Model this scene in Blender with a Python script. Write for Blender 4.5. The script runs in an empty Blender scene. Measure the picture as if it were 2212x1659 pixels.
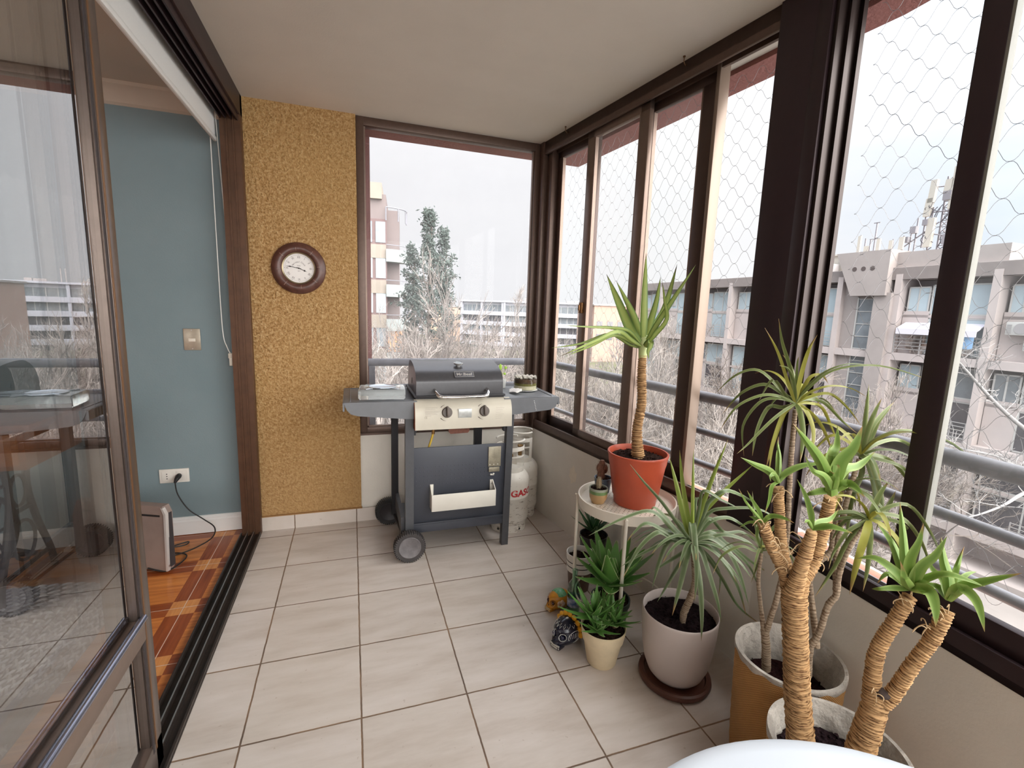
import bpy, bmesh, math, random
from mathutils import Vector, Matrix
R = math.radians
C = bpy.context.scene.collection
PI = math.pi

# ------------------------------------------------------------------ camera
FPX = 1018.52
YAW, PIT, ROL = R(18.8508), R(-8.7990), R(1.9487)
EYE = Vector((0, 0, 1.3))
_w = Vector((math.sin(YAW)*math.cos(PIT), math.cos(YAW)*math.cos(PIT), math.sin(PIT)))
_r = Vector((math.cos(YAW), -math.sin(YAW), 0)); _u = _r.cross(_w)
CR = _r*math.cos(ROL) + _u*math.sin(ROL); CU = -_r*math.sin(ROL) + _u*math.cos(ROL)
cam = bpy.data.cameras.new('camera'); camo = bpy.data.objects.new('camera', cam); C.objects.link(camo)
M = Matrix((CR, CU, -_w)).transposed().to_4x4(); M.translation = EYE
camo.matrix_world = M
cam.sensor_fit = 'HORIZONTAL'; cam.sensor_width = 36; cam.lens = 36*FPX/2212; cam.clip_start = .02; cam.clip_end = 1000
bpy.context.scene.camera = camo

def at(px, py, D):
    """point of the place seen at photo position (px,py), D metres in front of the lens"""
    return EYE + (_w + CR*((px-1106)/FPX) - CU*((py-829.5)/FPX))*D

# ------------------------------------------------------------------ helpers
def srgb(r, g, b):
    f = lambda c: (c/255/12.92) if c/255 <= .04045 else ((c/255+.055)/1.055)**2.4
    return (f(r), f(g), f(b), 1)

class MB:
    def __init__(s): s.v = []; s.f = []; s.c = None
    def add(s, vs, fs, M=None):
        n = len(s.v)
        if M is not None: vs = [M @ Vector(p) for p in vs]
        s.v += [tuple(p) for p in vs]; s.f += [tuple(i+n for i in f) for f in fs]
        return s
    def bm(s, b, M=None):
        b.verts.index_update()
        s.add([v.co.copy() for v in b.verts], [[v.index for v in f.verts] for f in b.faces], M); b.free(); return s
    def box(s, x0, x1, y0, y1, z0, z1, M=None, bev=0, seg=2):
        if not bev:
            return s.add([(x0,y0,z0),(x1,y0,z0),(x1,y1,z0),(x0,y1,z0),(x0,y0,z1),(x1,y0,z1),(x1,y1,z1),(x0,y1,z1)],
                  [(0,3,2,1),(4,5,6,7),(0,1,5,4),(1,2,6,5),(2,3,7,6),(3,0,4,7)], M)
        b = bmesh.new(); bmesh.ops.create_cube(b, size=1)
        for v in b.verts: v.co = Vector(((x0+x1)/2+v.co.x*(x1-x0), (y0+y1)/2+v.co.y*(y1-y0), (z0+z1)/2+v.co.z*(z1-z0)))
        bmesh.ops.bevel(b, geom=b.edges[:], offset=bev, segments=seg, affect='EDGES', profile=.5)
        return s.bm(b, M)
    def tube(s, pts, r, n=10, cap=True, closed=False, up=None):
        pts = [Vector(p) for p in pts]; m = len(pts)
        rr = r if isinstance(r, (list, tuple)) else [r]*m
        vs = []; prev = None
        for i, p in enumerate(pts):
            a = pts[i-1] if (i > 0 or closed) else p; b = pts[(i+1) % m] if (i < m-1 or closed) else p
            t = (b-a)
            if t.length < 1e-9: t = Vector((0,0,1))
            t.normalize()
            if prev is None:
                h = Vector(up) if up else (Vector((0,0,1)) if abs(t.z) < .9 else Vector((1,0,0)))
            else: h = prev
            x = (h - t*h.dot(t))
            if x.length < 1e-6: x = t.orthogonal()
            x.normalize(); y = t.cross(x); prev = x
            for k in range(n):
                a_ = 2*PI*k/n
                vs.append(p + (x*math.cos(a_) + y*math.sin(a_))*rr[i])
        fs = []
        for i in range(m-1 if not closed else m):
            j = (i+1) % m
            for k in range(n):
                l = (k+1) % n
                fs.append((i*n+k, i*n+l, j*n+l, j*n+k))
        if cap and not closed:
            fs.append(tuple(range(n))[::-1]); fs.append(tuple((m-1)*n+k for k in range(n)))
        return s.add(vs, fs)
    def cyl(s, a, b, r, n=24, r2=None):
        return s.tube([a, b], [r, r if r2 is None else r2], n)
    def lathe(s, prof, n=40, M=None, closed=False):
        vs = []; fs = []; m = len(prof)
        for (r, z) in prof:
            for k in range(n):
                a = 2*PI*k/n; vs.append((r*math.cos(a), r*math.sin(a), z))
        for i in range(m-1 if not closed else m):
            j = (i+1) % m
            for k in range(n):
                l = (k+1) % n; fs.append((i*n+k, i*n+l, j*n+l, j*n+k))
        if not closed:
            if prof[0][0] > 1e-6: fs.append(tuple(range(n))[::-1])
            if prof[-1][0] > 1e-6: fs.append(tuple((m-1)*n+k for k in range(n)))
        return s.add(vs, fs, M)
    def prism(s, poly, a, b, M=None):
        """polygon in xz, extruded along y from a to b"""
        n = len(poly)
        vs = [(x, a, z) for x, z in poly] + [(x, b, z) for x, z in poly]
        fs = [tuple(range(n)), tuple(range(2*n-1, n-1, -1))] + [(i, i+n, (i+1) % n + n, (i+1) % n) for i in range(n)]
        return s.add(vs, fs, M)
    def ball(s, c, rx, ry=None, rz=None, sub=2, M=None):
        b = bmesh.new(); bmesh.ops.create_icosphere(b, subdivisions=sub, radius=1)
        ry = ry or rx; rz = rz or rx
        for v in b.verts: v.co = Vector((c[0]+v.co.x*rx, c[1]+v.co.y*ry, c[2]+v.co.z*rz))
        return s.bm(b, M)
    def text(s, t, size, M, ext=.0004, font_align='CENTER', bold=0):
        cu = bpy.data.curves.new('t', 'FONT'); cu.body = t; cu.size = size; cu.extrude = ext; cu.offset = bold
        cu.align_x = font_align; cu.align_y = 'CENTER'; cu.resolution_u = 3
        o = bpy.data.objects.new('t', cu); me = bpy.data.meshes.new_from_object(o)
        s.add([v.co.copy() for v in me.vertices], [tuple(p.vertices) for p in me.polygons], M)
        bpy.data.objects.remove(o); bpy.data.curves.remove(cu); bpy.data.meshes.remove(me); return s

def build(name, mb, m, parent=None, smooth=40, label=None, cat=None, group=None, kind=None, solid=True):
    me = bpy.data.meshes.new(name)
    off = parent.matrix_basis.translation if parent is not None and parent.get('_base') else None
    base = getattr(mb, 'base', None)
    if parent is not None:
        o0 = Vector(ROOT.get(parent.name, (0,0,0)))
    else:
        if base is None and mb.v and kind is None:
            xs = [p[0] for p in mb.v]; ys = [p[1] for p in mb.v]; zs = [p[2] for p in mb.v]
            base = ((min(xs)+max(xs))/2, (min(ys)+max(ys))/2, min(zs))
        o0 = Vector(base or (0,0,0))
    me.from_pydata([tuple(Vector(p)-o0) for p in mb.v], [], mb.f); me.validate(); me.update()
    if mb.c:
        at_ = me.color_attributes.new('Col', 'FLOAT_COLOR', 'POINT')
        if len(at_.data) == len(mb.c): at_.data.foreach_set('color', [x for c in mb.c for x in (c[0], c[1], c[2], 1)])
    if smooth:
        me.polygons.foreach_set('use_smooth', [True]*len(me.polygons))
        me.set_sharp_from_angle(angle=R(smooth))
    o = bpy.data.objects.new(name, me); C.objects.link(o)
    if m: me.materials.append(m)
    if parent is not None:
        o.parent = parent; ROOT[o.name] = tuple(o0)
    else:
        o.location = o0; ROOT[o.name] = tuple(o0)
    if kind: o['kind'] = kind
    if label: o['label'] = label
    if cat: o['category'] = cat
    if group: o['group'] = group
    return o
def loose(name, mb, m, parent=None, **k):
    """every separate piece of the mesh becomes an object of its own"""
    par = list(range(len(mb.v)))
    def find(i):
        while par[i] != i: par[i] = par[par[i]]; i = par[i]
        return i
    for f in mb.f:
        for j in f[1:]: par[find(j)] = find(f[0])
    grp = {}
    for f in mb.f: grp.setdefault(find(f[0]), []).append(f)
    for fs in grp.values():
        ids = sorted({i for f in fs for i in f}); mp = {i: n for n, i in enumerate(ids)}; b = MB()
        b.v = [mb.v[i] for i in ids]; b.f = [tuple(mp[i] for i in f) for f in fs]; build(name, b, m, parent, **k)
ROOT = {}
def thing(name, loc, label=None, cat=None, group=None, kind=None):
    o = bpy.data.objects.new(name, None); C.objects.link(o); o.location = loc; o.empty_display_size = .1
    ROOT[o.name] = tuple(loc)
    if label: o['label'] = label
    if cat: o['category'] = cat
    if group: o['group'] = group
    if kind: o['kind'] = kind
    return o
def copytree(o, parent=None):
    c = o.copy(); C.objects.link(c)
    if parent is not None: c.parent = parent
    for ch in list(o.children): copytree(ch, c)
    return c

# ------------------------------------------------------------------ materials
def nodes(name):
    m = bpy.data.materials.new(name); m.use_nodes = True; nt = m.node_tree
    return m, nt, nt.nodes['Principled BSDF']
def N(nt, typ, **k):
    n = nt.nodes.new(typ)
    for a, b in k.items():
        if a.startswith('i_'):
            key = a[2:]
            key = int(key) if key.isdigit() else key.replace('_', ' ')
            n.inputs[key].default_value = b
        else: setattr(n, a, b)
    return n
def L(nt, a, b): nt.links.new(a, b)
def math_(nt, op, a, b=None, c=None):
    n = nt.nodes.new('ShaderNodeMath'); n.operation = op
    for i, x in enumerate((a, b, c)):
        if x is None: continue
        if isinstance(x, (int, float)): n.inputs[i].default_value = x
        else: L(nt, x, n.inputs[i])
    return n.outputs[0]
def mix(nt, fac, a, b):
    n = nt.nodes.new('ShaderNodeMix'); n.data_type = 'RGBA'
    for i, x in ((0, fac), (6, a), (7, b)):
        if isinstance(x, (int, float, tuple)): n.inputs[i].default_value = x
        else: L(nt, x, n.inputs[i])
    return n.outputs[2]
def coord(nt, sc=1):
    t = nt.nodes.new('ShaderNodeTexCoord'); 
    if sc == 1: return t.outputs['Object']
    m = nt.nodes.new('ShaderNodeMapping'); L(nt, t.outputs['Object'], m.inputs[0])
    m.inputs['Scale'].default_value = sc if isinstance(sc, tuple) else (sc,)*3
    return m.outputs[0]
def noise(nt, scale, vec=None, detail=4, rough=.6):
    n = N(nt, 'ShaderNodeTexNoise', i_Scale=scale, i_Detail=detail, i_Roughness=rough)
    L(nt, vec if vec is not None else coord(nt), n.inputs['Vector']); return n.outputs[0]
def ramp(nt, x, stops):
    n = nt.nodes.new('ShaderNodeValToRGB'); L(nt, x, n.inputs[0]); e = n.color_ramp.elements
    while len(e) < len(stops): e.new(.5)
    for i, (p, c) in enumerate(stops):
        e[i].position = p; e[i].color = c if isinstance(c, tuple) else (c, c, c, 1)
    return n.outputs[0]
def bump(nt, bsdf, h, strength=.3, dist=.01):
    b = N(nt, 'ShaderNodeBump', i_Strength=strength, i_Distance=dist); L(nt, h, b.inputs['Height']); L(nt, b.outputs[0], bsdf.inputs['Normal'])
def mul(c, k): return (min(c[0]*k,1), min(c[1]*k,1), min(c[2]*k,1), 1)
def pbr(name, col, rough=.5, metal=0, var=0, vs=8, bmp=None, spec=.5, col2=None, detail=4):
    m, nt, b = nodes(name); b.inputs['Roughness'].default_value = rough; b.inputs['Metallic'].default_value = metal
    b.inputs['Specular IOR Level'].default_value = spec
    if var or col2:
        c2 = col2 or mul(col, 1-var)
        x = ramp(nt, noise(nt, vs, detail=detail), [(.35, c2), (.65, col)]); L(nt, x, b.inputs['Base Color'])
    else: b.inputs['Base Color'].default_value = col
    if bmp: bump(nt, b, noise(nt, bmp[0], detail=bmp[3] if len(bmp) > 3 else 4), bmp[1], bmp[2])
    return m
def glassmat(name, tint=(1,1,1,1), boost=1., dust=0., dustcol=(.8,.8,.8,1), base=0.0):
    m, nt, b = nodes(name); nt.nodes.remove(b); out = nt.nodes['Material Output']
    tr = N(nt, 'ShaderNodeBsdfTransparent'); tr.inputs[0].default_value = tint
    gl = N(nt, 'ShaderNodeBsdfGlossy'); gl.inputs['Roughness'].default_value = .0
    fr = N(nt, 'ShaderNodeFresnel', i_IOR=1.5)
    fac = math_(nt, 'ADD', math_(nt, 'MULTIPLY', fr.outputs[0], boost), base)
    geo = N(nt, 'ShaderNodeNewGeometry')
    fac = math_(nt, 'MULTIPLY', math_(nt, 'MINIMUM', fac, .9), math_(nt, 'SUBTRACT', 1, geo.outputs['Backfacing']))
    mx = N(nt, 'ShaderNodeMixShader'); L(nt, fac, mx.inputs[0]); L(nt, tr.outputs[0], mx.inputs[1]); L(nt, gl.outputs[0], mx.inputs[2])
    last = mx.outputs[0]
    if dust:
        tl = N(nt, 'ShaderNodeBsdfTranslucent'); tl.inputs[0].default_value = dustcol
        d = math_(nt, 'MULTIPLY', ramp(nt, noise(nt, 3), [(.3, .6), (.7, 1.)]), dust)
        m2 = N(nt, 'ShaderNodeMixShader'); L(nt, d, m2.inputs[0]); L(nt, last, m2.inputs[1]); L(nt, tl.outputs[0], m2.inputs[2]); last = m2.outputs[0]
    L(nt, last, out.inputs[0]); return m

M_bronze = pbr('bronze_aluminium', srgb(92,72,62), .38, .35, .15, 40)
M_darkbronze = pbr('dark_bronze', srgb(50,34,38), .45, .3, .1, 40)
M_taupe = pbr('taupe_aluminium', srgb(128,108,96), .35, .45, .1, 40)
M_ceiling = pbr('ceiling_paint', srgb(214,203,190), .9, 0, .05, 3, (180,.25,.002), .2)
M_white_wall = pbr('white_wall_paint', srgb(222,216,206), .85, 0, .07, 5, (120,.3,.002), .2)
M_roomceil = pbr('room_ceiling_paint', srgb(196,184,170), .9, 0, .05, 3, (160,.3,.002), .2)
M_white = pbr('white_trim_paint', srgb(232,232,230), .5)
M_blind = pbr('blind_fabric', srgb(232,230,226), .8, 0, .03, 300, (500,.2,.001))
M_glass = glassmat('window_glass', (.985,.99,.99,1), .9, .015)
M_glass_back = glassmat('dusty_window_glass', (.97,.97,.98,1), .18, .07)
M_glass_door = glassmat('door_glass', (.95,.96,.96,1), 3.1, .0, base=.10)
M_rubber = pbr('black_rubber', srgb(38,36,36), .8, 0, .3, 60)
M_concrete = pbr('facade_concrete', srgb(184,173,169), .9, 0, .10, .7, (3,.2,.02), .1)
M_concrete2 = pbr('facade_concrete_dark', srgb(162,153,149), .9, 0, .12, .7, None, .1)
M_pink = pbr('pink_stucco', srgb(150,104,98), .95, 0, .1, 6, (60,.5,.01), .1)
M_railing = pbr('railing_paint', srgb(128,128,134), .55, .1, .25, 14)
M_soil = pbr('potting_soil', srgb(58,40,34), 1, 0, .6, 60, (90,1,.02), .1)
M_chrome = pbr('chrome', srgb(225,222,220), .12, 1)
M_steel = pbr('steel', srgb(190,188,186), .3, .9)
M_black = pbr('black_plastic', srgb(30,28,28), .5)

# stucco
def m_stucco():
    m, nt, b = nodes('ochre_stucco'); b.inputs['Roughness'].default_value = .95; b.inputs['Specular IOR Level'].default_value = .1
    v = coord(nt); n1 = noise(nt, 120, v, 3, .55); n2 = noise(nt, 62, v, 2, .5); big = noise(nt, 1.6, v, 3)
    h = math_(nt, 'ADD', math_(nt, 'MULTIPLY', n1, .6), math_(nt, 'MULTIPLY', n2, .4))
    c = ramp(nt, h, [(.36, srgb(136,99,60)), (.5, srgb(170,134,90)), (.66, srgb(200,170,126))])
    c = mix(nt, ramp(nt, big, [(.35, 0.), (.7, .5)]), c, srgb(180,144,92))
    # slightly paler, more even ochre towards the bottom of the wall
    sx = N(nt, 'ShaderNodeSeparateXYZ'); L(nt, v, sx.inputs[0])
    st = ramp(nt, math_(nt, 'ADD', sx.outputs[2], math_(nt, 'MULTIPLY', big, .25)), [(.25, .5), (.75, 0.)])
    c = mix(nt, st, c, srgb(182,146,100)); L(nt, c, b.inputs['Base Color']); bump(nt, b, h, 1., .016); return m
M_stucco = m_stucco()

TS, TX, TY, YB = .3438, .0071, 2.4261, 2.8828
XL, HC = -.508, 2.32
def m_tile(name, wall=False):
    m, nt, b = nodes(name); v = coord(nt); sx = N(nt, 'ShaderNodeSeparateXYZ'); L(nt, v, sx.inputs[0])
    wob = math_(nt, 'MULTIPLY', math_(nt, 'SUBTRACT', noise(nt, 25, v, 3), .5), .0035)
    def line(o, off):
        q = math_(nt, 'DIVIDE', math_(nt, 'SUBTRACT', math_(nt, 'ADD', o, wob), off), TS)
        fr = math_(nt, 'FRACT', q); d = math_(nt, 'MINIMUM', fr, math_(nt, 'SUBTRACT', 1, fr)); return math_(nt, 'MULTIPLY', d, TS), math_(nt, 'FLOOR', q)
    dx, ix = line(sx.outputs[0], TX-10*TS)
    if wall: d = dx; iy = 0.
    else:
        dy, iy = line(sx.outputs[1], TY-40*TS); d = math_(nt, 'MINIMUM', dx, dy)
    g = N(nt, 'ShaderNodeMapRange', i_1=.0018, i_2=.0036); L(nt, d, g.inputs[0]); g = g.outputs[0]
    cmb = N(nt, 'ShaderNodeCombineXYZ'); L(nt, ix, cmb.inputs[0])
    if not wall: L(nt, iy, cmb.inputs[1])
    wn = N(nt, 'ShaderNodeTexWhiteNoise'); L(nt, cmb.outputs[0], wn.inputs[0])
    mp = N(nt, 'ShaderNodeMapping'); mp.inputs['Scale'].default_value = (1.4, 6, 1); L(nt, v, mp.inputs[0])
    vv = N(nt, 'ShaderNodeVectorMath', operation='ADD'); L(nt, mp.outputs[0], vv.inputs[0])
    sc = N(nt, 'ShaderNodeVectorMath', operation='SCALE'); L(nt, wn.outputs[1], sc.inputs[0]); sc.inputs[3].default_value = 9; L(nt, sc.outputs[0], vv.inputs[1])
    c = ramp(nt, noise(nt, 2.2, vv.outputs[0], 5, .6), [(.3, srgb(184,172,162)), (.5, srgb(200,190,182)), (.7, srgb(210,201,195))])
    c = mix(nt, math_(nt, 'MULTIPLY', wn.outputs[0], .25), c, srgb(196,184,168))
    sp = ramp(nt, noise(nt, 60, v, 2, .5), [(.70, 0.), (.76, .35)]); c = mix(nt, sp, c, srgb(150,130,110))
    gc = ramp(nt, noise(nt, 5, v, 3), [(.35, srgb(92,76,64)), (.65, srgb(136,108,84))])
    c = mix(nt, g, gc, c); L(nt, c, b.inputs['Base Color'])
    L(nt, math_(nt, 'ADD', math_(nt, 'MULTIPLY', g, -.45), .85), b.inputs['Roughness'])
    bump(nt, b, math_(nt, 'ADD', g, math_(nt, 'MULTIPLY', noise(nt, 30, v, 3), .08)), .5, .002); return m
M_tile = m_tile('beige_floor_tile'); M_tilewall = m_tile('beige_skirting_tile', True)

def m_parquet():
    m, nt, b = nodes('parquet_pattern'); b.inputs['Roughness'].default_value = .28
    v = coord(nt); sx = N(nt, 'ShaderNodeSeparateXYZ'); L(nt, v, sx.inputs[0]); P_ = .36
    def line(o, off):
        q = math_(nt, 'FRACT', math_(nt, 'DIVIDE', math_(nt, 'SUBTRACT', o, off-20*P_), P_))
        return math_(nt, 'MULTIPLY', math_(nt, 'MINIMUM', q, math_(nt, 'SUBTRACT', 1, q)), P_)
    dx = line(sx.outputs[0], -.705); dy = line(sx.outputs[1], 2.19)
    lt = lambda a, k: math_(nt, 'LESS_THAN', a, k)
    bx, by = lt(dx, .052), lt(dy, .052)
    band = math_(nt, 'ABSOLUTE', math_(nt, 'SUBTRACT', bx, by)); cross = math_(nt, 'MULTIPLY', bx, by)
    thin = math_(nt, 'MAXIMUM', lt(math_(nt, 'ABSOLUTE', math_(nt, 'SUBTRACT', dx, .105)), .012), 0)
    g1 = N(nt, 'ShaderNodeMapping'); g1.inputs['Scale'].default_value = (3, 60, 3); L(nt, v, g1.inputs[0])
    g2 = N(nt, 'ShaderNodeMapping'); g2.inputs['Scale'].default_value = (60, 3, 3); L(nt, v, g2.inputs[0])
    n1, n2 = noise(nt, 1, g1.outputs[0], 4), noise(nt, 1, g2.outputs[0], 4)
    gr = mix(nt, bx, n1, n2)
    light = ramp(nt, gr, [(.3, srgb(172,92,38)), (.7, srgb(224,146,74))])
    dark = ramp(nt, gr, [(.3, srgb(118,52,20)), (.7, srgb(166,86,40))])
    cr = ramp(nt, gr, [(.3, srgb(184,112,58)), (.7, srgb(226,160,92))])
    c = mix(nt, band, light, dark); c = mix(nt, cross, c, cr)
    c = mix(nt, math_(nt, 'MULTIPLY', math_(nt, 'MULTIPLY', thin, math_(nt, 'SUBTRACT', 1, by)), .0), c, srgb(140,70,30))
    gl = lt(math_(nt, 'MINIMUM', dx, dy), .0016); c = mix(nt, gl, c, srgb(214,190,170)); L(nt, c, b.inputs['Base Color']); return m
M_parquet = m_parquet()
def m_blue():
    m, nt, b = nodes('blue_wall_paint'); b.inputs['Roughness'].default_value = .7
    v = coord(nt); c = ramp(nt, noise(nt, 2, v), [(.3, srgb(118,136,142)), (.7, srgb(127,144,149))]); L(nt, c, b.inputs['Base Color'])
    bump(nt, b, noise(nt, 140, v, 3), .3, .002); return m
M_blue = m_blue()

def m_leaf(name, mid, edge, tip, tip_at=.8, vary=.25, rough=.45, yellow=None, ya=0.):
    m, nt, b = nodes(name); b.inputs['Roughness'].default_value = rough
    a = N(nt, 'ShaderNodeAttribute', attribute_name='Col'); sp = N(nt, 'ShaderNodeSeparateColor'); L(nt, a.outputs['Color'], sp.inputs[0])
    t, ac, rd = sp.outputs[0], sp.outputs[1], sp.outputs[2]
    e = math_(nt, 'ABSOLUTE', math_(nt, 'SUBTRACT', math_(nt, 'MULTIPLY', ac, 2), 1))
    c = mix(nt, ramp(nt, e, [(.35, 0.), (.95, 1.)]), mid, edge)
    c = mix(nt, math_(nt, 'MULTIPLY', rd, vary), c, mul(mid, 1.7))
    if yellow: c = mix(nt, ramp(nt, rd, [(1-ya-.01, 0.), (1-ya+.01, .8)]), c, yellow)
    tt = math_(nt, 'ADD', t, math_(nt, 'MULTIPLY', math_(nt, 'SUBTRACT', rd, .5), .16))
    c = mix(nt, ramp(nt, tt, [(tip_at, 0.), (min(tip_at+.14, 1), 1.)]), c, tip)
    c = mix(nt, math_(nt, 'MULTIPLY', noise(nt, 30), .25), c, mul(edge, .7))
    L(nt, c, b.inputs['Base Color'])
    # thin leaves let light through
    out = nt.nodes['Material Output']; tl = N(nt, 'ShaderNodeBsdfTranslucent'); L(nt, c, tl.inputs[0])
    mx = N(nt, 'ShaderNodeMixShader'); mx.inputs[0].default_value = .3; L(nt, b.outputs[0], mx.inputs[1]); L(nt, tl.outputs[0], mx.inputs[2]); L(nt, mx.outputs[0], out.inputs[0])
    return m
M_yucca = m_leaf('yucca_leaf', srgb(118,150,66), srgb(168,190,110), srgb(190,146,100), .88, .3)
M_yuccastripe = m_leaf('striped_yucca_leaf', srgb(176,190,108), srgb(78,118,52), srgb(96,70,60), .93, .2)
M_dragon = m_leaf('dragon_leaf', srgb(98,118,76), srgb(168,178,146), srgb(178,140,90), .90, .3, .35)
M_dragony = m_leaf('yellowing_dragon_leaf', srgb(108,124,68), srgb(156,160,112), srgb(166,132,82), .84, .35, .4, srgb(184,178,74), .22)
M_aloe = m_leaf('aloe_leaf', srgb(100,148,72), srgb(108,156,78), srgb(120,130,80), .95, .25, .35)
M_thorn = pbr('aloe_teeth', srgb(176,192,140), .5)

def m_trunk(name, a, b_, sc=140):
    m, nt, b = nodes(name); b.inputs['Roughness'].default_value = .9; b.inputs['Specular IOR Level'].default_value = .15
    v = coord(nt, (1, 1, 3.2)); n = noise(nt, sc*.35, v, 4, .65)
    at_ = N(nt, 'ShaderNodeAttribute', attribute_name='Col'); sp = N(nt, 'ShaderNodeSeparateColor'); L(nt, at_.outputs['Color'], sp.inputs[0])
    x = math_(nt, 'ADD', math_(nt, 'MULTIPLY', n, .8), math_(nt, 'MULTIPLY', sp.outputs[0], .28))
    L(nt, ramp(nt, x, [(.34, b_), (.52, mul(a, .72)), (.74, a)]), b.inputs['Base Color']); bump(nt, b, n, .6, .004); return m
M_trunk = m_trunk('yucca_bark', srgb(194,156,112), srgb(88,56,36))
M_stem = m_trunk('dragon_tree_bark', srgb(170,150,128), srgb(110,86,66))
M_bark = pbr('street_tree_bark', srgb(146,138,132), .95, 0, .25, 20, None, .1)
M_bark2 = pbr('dark_twig_bark', srgb(116,107,101), .95, 0, .25, 20, None, .1)

# ------------------------------------------------------------------ shell
def Mpl(o, d, n):
    m = Matrix(((d[0], n[0], 0, o[0]), (d[1], n[1], 0, o[1]), (0, 0, 1, 0), (0, 0, 0, 1))); return m
AA, AB = R(8.3919), R(-3.7617)
A0 = (1.1254, YB); KD = 1.6803
MA = Mpl(A0, (math.sin(AA), -math.cos(AA)), (math.cos(AA), math.sin(AA)))
K0 = (A0[0]+KD*math.sin(AA), A0[1]-KD*math.cos(AA))
MBm = Mpl(K0, (math.sin(AB), -math.cos(AB)), (math.cos(AB), math.sin(AB)))
YE = -1.6                       # far end of the balcony behind the viewer
LB = (K0[1]-YE)/math.cos(AB)
E0 = (K0[0]+LB*math.sin(AB), YE)
def poly(name, pts, z0, z1, m, **k):
    n = len(pts); mb = MB(); mb.add([(x, y, z0) for x, y in pts]+[(x, y, z1) for x, y in pts],
        [tuple(range(n))[::-1], tuple(range(n, 2*n))]+[(i, (i+1) % n, (i+1) % n+n, i+n) for i in range(n)])
    return build(name, mb, m, smooth=0, kind='structure', **k)
out = [(XL, YE-.1), (E0[0]+.14, YE-.1), (K0[0]+.14, K0[1]), (A0[0]+.14, YB+.12), (XL, YB+.12)]
poly('floor', out, -.15, 0, M_tile)
co = [(XL-.02, YE-.2), (E0[0]+.22, YE-.2), (K0[0]+.22, K0[1]), (A0[0]+.22, YB+.12), (XL-.02, YB+.12)]
poly('ceiling', co, HC, HC+.2, M_ceiling)
# low walls
SILL = .535
mb = MB().box(.03, 1.1254, YB, YB+.12, 0, SILL); build('wall_back', mb, M_white_wall, smooth=0, kind='structure')
mb = MB().box(XL-.01, .036, YB-.012, YB+.14, 0, HC); build('wall_back_pier', mb, M_stucco, smooth=0, kind='structure')
mb = MB().box(-.05, KD, 0, .14, 0, SILL, MA); build('wall_right', mb, M_white_wall, smooth=0, kind='structure')
mb = MB().box(0, LB+.1, 0, .14, 0, SILL, MBm); build('wall_right_near', mb, M_white_wall, smooth=0, kind='structure')
mb = MB().box(XL-.1, E0[0], YE-.12, YE, 0, SILL); build('wall_front', mb, M_white_wall, smooth=0, kind='structure')
mb = MB().box(XL, 1.03, YB-.022, YB-.0125, 0, .082); 
o = build('baseboard_back', mb, M_tilewall, smooth=0, kind='structure')
mb = MB().box(XL, .04, YB-.024, YB-.012, .082, .088); build('trim_1', mb, pbr('grout', srgb(150,112,70), .9), smooth=0, kind='structure')
M_patch = pbr('wall_filler_patch', srgb(232,222,206), .9, 0, .1, 20)
for k_, (s_, z_, a_, b_) in enumerate(((.52,.37,.035,.05),(.70,.30,.03,.03),(.60,.31,.012,.02))):
    pm = MB(); pv = [MA @ Vector((s_+a_*math.cos(i*PI/8)*(1+.2*math.sin(i*2.3+k_)), -.0008, z_+b_*math.sin(i*PI/8)*(1+.2*math.cos(i*1.7)))) for i in range(16)]
    pm.add(pv+[MA @ Vector((s_, -.0012, z_))], [(i, (i+1) % 16, 16) for i in range(16)]); build('trim_8', pm, M_patch, smooth=0, kind='structure')
# beam along the slab edge outside
def strip_(pts_, z0_, z1_):
    m_ = MB()
    for (p, q) in zip(pts_[:-1], pts_[1:]):
        m_.add([(p[0],p[1],z0_),(q[0],q[1],z0_),(q[2],q[3],z0_),(p[2],p[3],z0_),(p[0],p[1],z1_),(q[0],q[1],z1_),(q[2],q[3],z1_),(p[2],p[3],z1_)], [(0,3,2,1),(4,5,6,7),(0,1,5,4),(1,2,6,5),(2,3,7,6),(3,0,4,7)])
    return m_
ex = lambda a, b: [(E0[0]+a, YE-.2, E0[0]+b, YE-.2), (K0[0]+a, K0[1], K0[0]+b, K0[1]), (A0[0]+a, YB+.12, A0[0]+b+.02, YB+.12+(b-a)), (XL, YB+.12, XL, YB+.12+(b-a))]
mb = strip_(ex(.221, .36), 2.30, HC+.2)
build('trim_2', mb, M_pink, smooth=0, kind='structure')
# slab edge under the balcony rail
mb = MB().box(-.3, KD+.1, .14, .34, -.15, .05, MA); mb.box(-.05, LB, .14, .34, -.15, .05, MBm); mb.box(-.1, 1.6, YB+.12, YB+.34, -.15, .05)
build('trim_3', mb, M_concrete, smooth=0, kind='structure')
# exterior fin of the flat next door, seen at the left of the back window
mb = MB().box(-.25, .118, YB+.26, YB+.62, -.6, 2.5); build('wall_outer', mb, M_pink, smooth=0, kind='structure')

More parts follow.
